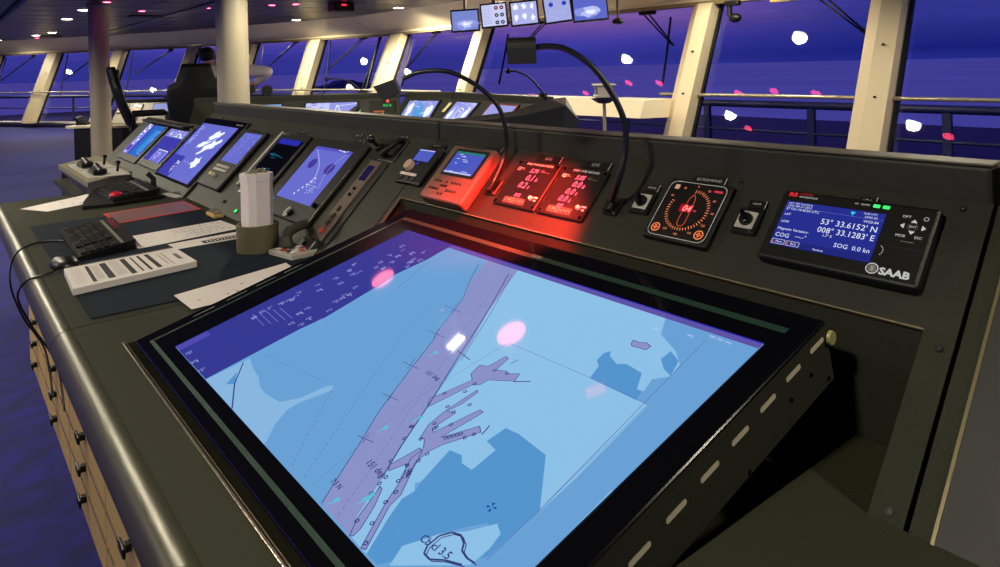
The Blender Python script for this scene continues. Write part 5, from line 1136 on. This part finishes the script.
# camera-like unit at window head
t=thing('surveillance_camera','black swivel camera hanging from the window head at the right','camera',loc=wp(0,7.68,.64,-.16))
q=MB(); q.box(-.04,.04,-.08,.10,-.03,.03,BLK,.01); q.cyl((0,.05,-.03),(0,.05,-.15),.03,.03,BLK,12); q.build('bracket',t); q=MB(); q.ball((0,-.02,-.17),.06,BLK,(.9,1.3,.9)); q.build('camera_body',t)
t=thing('junction_box','dark box on the beam above the right-hand pane','box',loc=wp(0,7.05,.66,-.12)); q=MB(); q.box(-.05,.05,-.18,.18,-.05,.03,CAB,.008); q.build('box',t)

# ------------------------------------------------------------------ ceiling fittings
CZ=1.05+EYE
DL=[(1.898,12.945,'downlight nearest the left column on its left',130),(1.934,15.069,'bright downlight in the left row, second from the column',130),(2.222,19.751,'downlight in the left row above the far windows',260),(2.04,21.17,'small pale downlight next to the red ceiling lamp at far left',260),(1.855,27.015,'farthest downlight washing the beam at the left edge',500),
 (4.925,21.764,'small far downlight between the two columns',300),(4.916,18.849,'downlight between the two columns, nearer one',300),(6.40,16.753,'downlight beside the beam right of the thick column',900),(6.40,10.820,'downlight near the beam above the low gooseneck lamp',900),
 (6.41,4.48,'',150),(6.35,.9,'',120),(6.15,7.4,'',170),(4.91,6.17,'',100),(4.75,14.94,'',150),(5.93,14.19,'',200),(1.42,23.97,'',130),(4.14,7.95,'',0),(4.87,3.64,'',90),
 (4.6,1.6,'',110),(-.6,.6,'',130),(-.6,3.6,'',160),(-.6,7.0,'',280),(-2.2,9.0,'',220),(-1.1,11.2,'',320),(-2.6,4.5,'',150),(2.7,5.6,'',220),(1.7,-1.1,'',130)]  # unseen fill downlights, added to brighten console, columns, carpet and right side
lampM=E((255,244,215),30.0)
protoD=None
def light(name,kind,loc,power,color,parent=None,size=.1,spot=1.2,blend=.8,rot=None):
    l=bpy.data.lights.new(name,kind); l.energy=power; l.color=color
    if kind=='AREA': l.shape='DISK'; l.size=size
    else: l.shadow_soft_size=size
    if kind=='SPOT': l.spot_size=spot; l.spot_blend=blend
    o=bpy.data.objects.new(name,l); C.objects.link(o); o.location=loc
    if rot is not None: o.rotation_euler=rot
    if parent: o.parent=parent; o.matrix_parent_inverse=parent.matrix_world.inverted()
    return o
WARM=(1,.90,.70)
for i,(x,y,lab,pw_) in enumerate(DL):
    rl={(4.91,6.17):.03,(4.87,3.64):.03,(6.15,7.4):.05,(4.14,7.95):.05,(2.7,5.6):.04}.get((x,y),.085)
    out_of_view = lab==''
    t=thing('downlight',lab or 'round recessed white downlight, set from a window reflection or added as fill light','ceiling light',loc=(x,y,CZ),group='round recessed downlights')
    q=MB(); q.ring(0,0,rl,rl+.025,-.004,CREAM,28); q.cyl((0,0,-.004),(0,0,.0015),rl+.025,rl+.025,CREAM,28,caps=False); q.build('trim_ring',t)
    q=MB(); q.disk(0,0,rl,-.005,lampM,24); q.build('lamp_lens',t)
    if pw_: light('downlight_beam','SPOT',(x,y,CZ-.03),pw_,WARM,t,.08,2.9,.45)
# red lamps
redM=E((255,70,110),26.0)
for x,y,lab in ((1.966,11.433,'small red ceiling lamp just right of the left column'),(2.722,12.861,'small red ceiling lamp right of the left column, farther off'),(2.194,22.575,'small red ceiling lamp among the far left downlights'),(3.492,11.945,'small red ceiling lamp left of the thick column'),(4.232,11.065,'small red ceiling lamp right of the thick column'),(5.2,10.4,'small red ceiling lamp over the black ceiling unit'),
   (1.52,3.88,'red ceiling lamp whose glow mirrors in the chart screen corner'),(1.53,2.65,'red ceiling lamp mirrored in the middle of the chart screen'),*[(x,y,'small red ceiling lamp, seen mirrored as a pink dot in the right-hand windows') for x,y in ((4.51,10.79),(5.29,8.93),(5.56,7.76),(5.56,7.14),(5.41,5.26),(5.38,4.68),(5.36,5.83),(4.58,6.04),(4.65,3.32))]):
    r_=(.05 if y>11 or (x,y)==(4.232,11.065) or x<5.25 and y>10 else .065) if (y>4.2 or x>3) else .075
    t=thing('red_ceiling_lamp',lab,'ceiling light',loc=(x,y,CZ),group='red night lamps on the ceiling'); q=MB(); q.ring(0,0,r_,r_+.02,-.004,LGREY,20); q.cyl((0,0,-.004),(0,0,.001),r_+.02,r_+.02,LGREY,20,caps=False); q.build('trim_ring',t)
    q=MB(); q.disk(0,0,r_,-.0045,redM if (y>4.2 or x>3) else E((255,120,130),10.0),20); q.build('lamp_lens',t)
t=thing('emergency_light','small white rectangular ceiling light mirrored in the chart screen','ceiling light',loc=(1.36,2.9,CZ)); q=MB(); q.box(-.05,.05,-.035,.035,-.012,0,WHITE,.002,1); q.build('housing',t); q=MB(); q.rect(-.045,.045,-.03,.03,-.0125,E((255,250,240),22.0)); q.build('diffuser',t)
for x,y,w_,lab in ((3.1,13.9,.75,'long dark air vent with a pale edge between the columns'),(2.35,21.3,.5,'far dark air vent at the left above the windows'),(3.4,21,.5,'far dark air vent behind the left column')):
    t=thing('air_vent',lab,'vent',loc=(x,y,CZ),rz=.0); q=MB(); q.box(-w_/2,w_/2,-.16,.16,-.02,0,BLK,.004,1); q.build('frame',t)
    for k in range(4): q=MB(); q.box(-w_/2+.02,w_/2-.02,-.12+k*.07,-.10+k*.07,-.026,-.02,LGREY if k==0 else DGREY); q.build('slat',t)  # first slat paler than the others
t=thing('ceiling_sensor_unit','black box unit with a red light hanging from the ceiling right of the thick column','sensor',loc=(5.05,10.3,CZ)); q=MB(); q.box(-.17,.17,-.12,.12,-.14,0,BLK,.01); q.build('body',t); q=MB(); q.box(-.12,.12,-.10,-.09,-.145,-.12,DGREY); q.build('grille',t); q=MB(); q.box(-.05,.03,-.124,-.12,-.06,-.03,E((255,40,60),1.5)); q.build('indicator_lamp',t)
# ------------------------------------------------------------------ light
light('red_lamp_beam','SPOT',(.90,1.045,EYE-.003),RED_W,(1,.03,.015),None,.02,1.18,.6)
o=bpy.data.objects['red_lamp_beam']; dv=Vector((.98,1.25,EYE-.38))-o.location; o.rotation_euler=dv.to_track_quat('-Z','Y').to_euler()
w=bpy.data.worlds.new('dusk'); bpy.context.scene.world=w; w.use_nodes=True
nt=w.node_tree; bg=nt.nodes['Background']; tc=nt.nodes.new('ShaderNodeTexCoord'); sp=nt.nodes.new('ShaderNodeSeparateXYZ'); cr_=nt.nodes.new('ShaderNodeValToRGB')
nt.links.new(tc.outputs['Generated'],sp.inputs[0])
mr=nt.nodes.new('ShaderNodeMapRange'); mr.inputs['From Min'].default_value=-.1; mr.inputs['From Max'].default_value=.25
nt.links.new(sp.outputs['Z'],mr.inputs['Value'])
el=cr_.color_ramp.elements; el[0].position=0; el[0].color=lin((52,58,150)); el[1].position=1; el[1].color=lin((120,95,150))
for p_,c_ in ((.285,(50,52,148)),(.32,(52,53,150)),(.365,(64,61,164)),(.41,(98,74,166)),(.46,(132,92,168))): e=el.new(p_); e.color=lin(c_)
# the afterglow sits round the middle of the windows; the right-hand sky stays deep blue
nt.links.new(mr.outputs[0],cr_.inputs['Fac'])
cr2=nt.nodes.new('ShaderNodeValToRGB'); e2=cr2.color_ramp.elements
e2[0].position=0; e2[0].color=lin((34,44,140)); e2[1].position=1; e2[1].color=lin((66,62,160))
for p_,c_ in ((.285,(34,42,138)),(.31,(28,34,128)),(.42,(50,54,146)),(.55,(56,56,148))): e=e2.new(p_); e.color=lin(c_)
nt.links.new(mr.outputs[0],cr2.inputs['Fac'])
az_=nt.nodes.new('ShaderNodeMath'); az_.operation='ARCTAN2'; nt.links.new(sp.outputs['Y'],az_.inputs[0]); nt.links.new(sp.outputs['X'],az_.inputs[1])
ma=nt.nodes.new('ShaderNodeMapRange'); ma.interpolation_type='SMOOTHSTEP'; ma.inputs['From Min'].default_value=math.radians(22); ma.inputs['From Max'].default_value=math.radians(46); nt.links.new(az_.outputs[0],ma.inputs['Value'])
mix=nt.nodes.new('ShaderNodeMix'); mix.data_type='RGBA'; nt.links.new(ma.outputs[0],mix.inputs['Factor']); nt.links.new(cr2.outputs[0],mix.inputs['A']); nt.links.new(cr_.outputs[0],mix.inputs['B'])
ns=nt.nodes.new('ShaderNodeTexNoise'); ns.inputs['Scale'].default_value=5; mp=nt.nodes.new('ShaderNodeMapping'); mp.inputs['Scale'].default_value=(1,1,14); nt.links.new(tc.outputs['Generated'],mp.inputs[0]); nt.links.new(mp.outputs[0],ns.inputs['Vector'])
mu=nt.nodes.new('ShaderNodeMapRange'); mu.inputs['From Min'].default_value=.3; mu.inputs['From Max'].default_value=.7; mu.inputs['To Min'].default_value=.9; mu.inputs['To Max'].default_value=1.08; nt.links.new(ns.outputs['Fac'],mu.inputs['Value'])
nt.links.new(mix.outputs['Result'],bg.inputs['Color']); nt.links.new(mu.outputs[0],bg.inputs['Strength'])
sc_=bpy.context.scene
sc_.view_settings.view_transform='Standard'; sc_.view_settings.look='None'; sc_.view_settings.gamma=1; sc_.view_settings.use_curve_mapping=False; sc_.view_settings.exposure=0
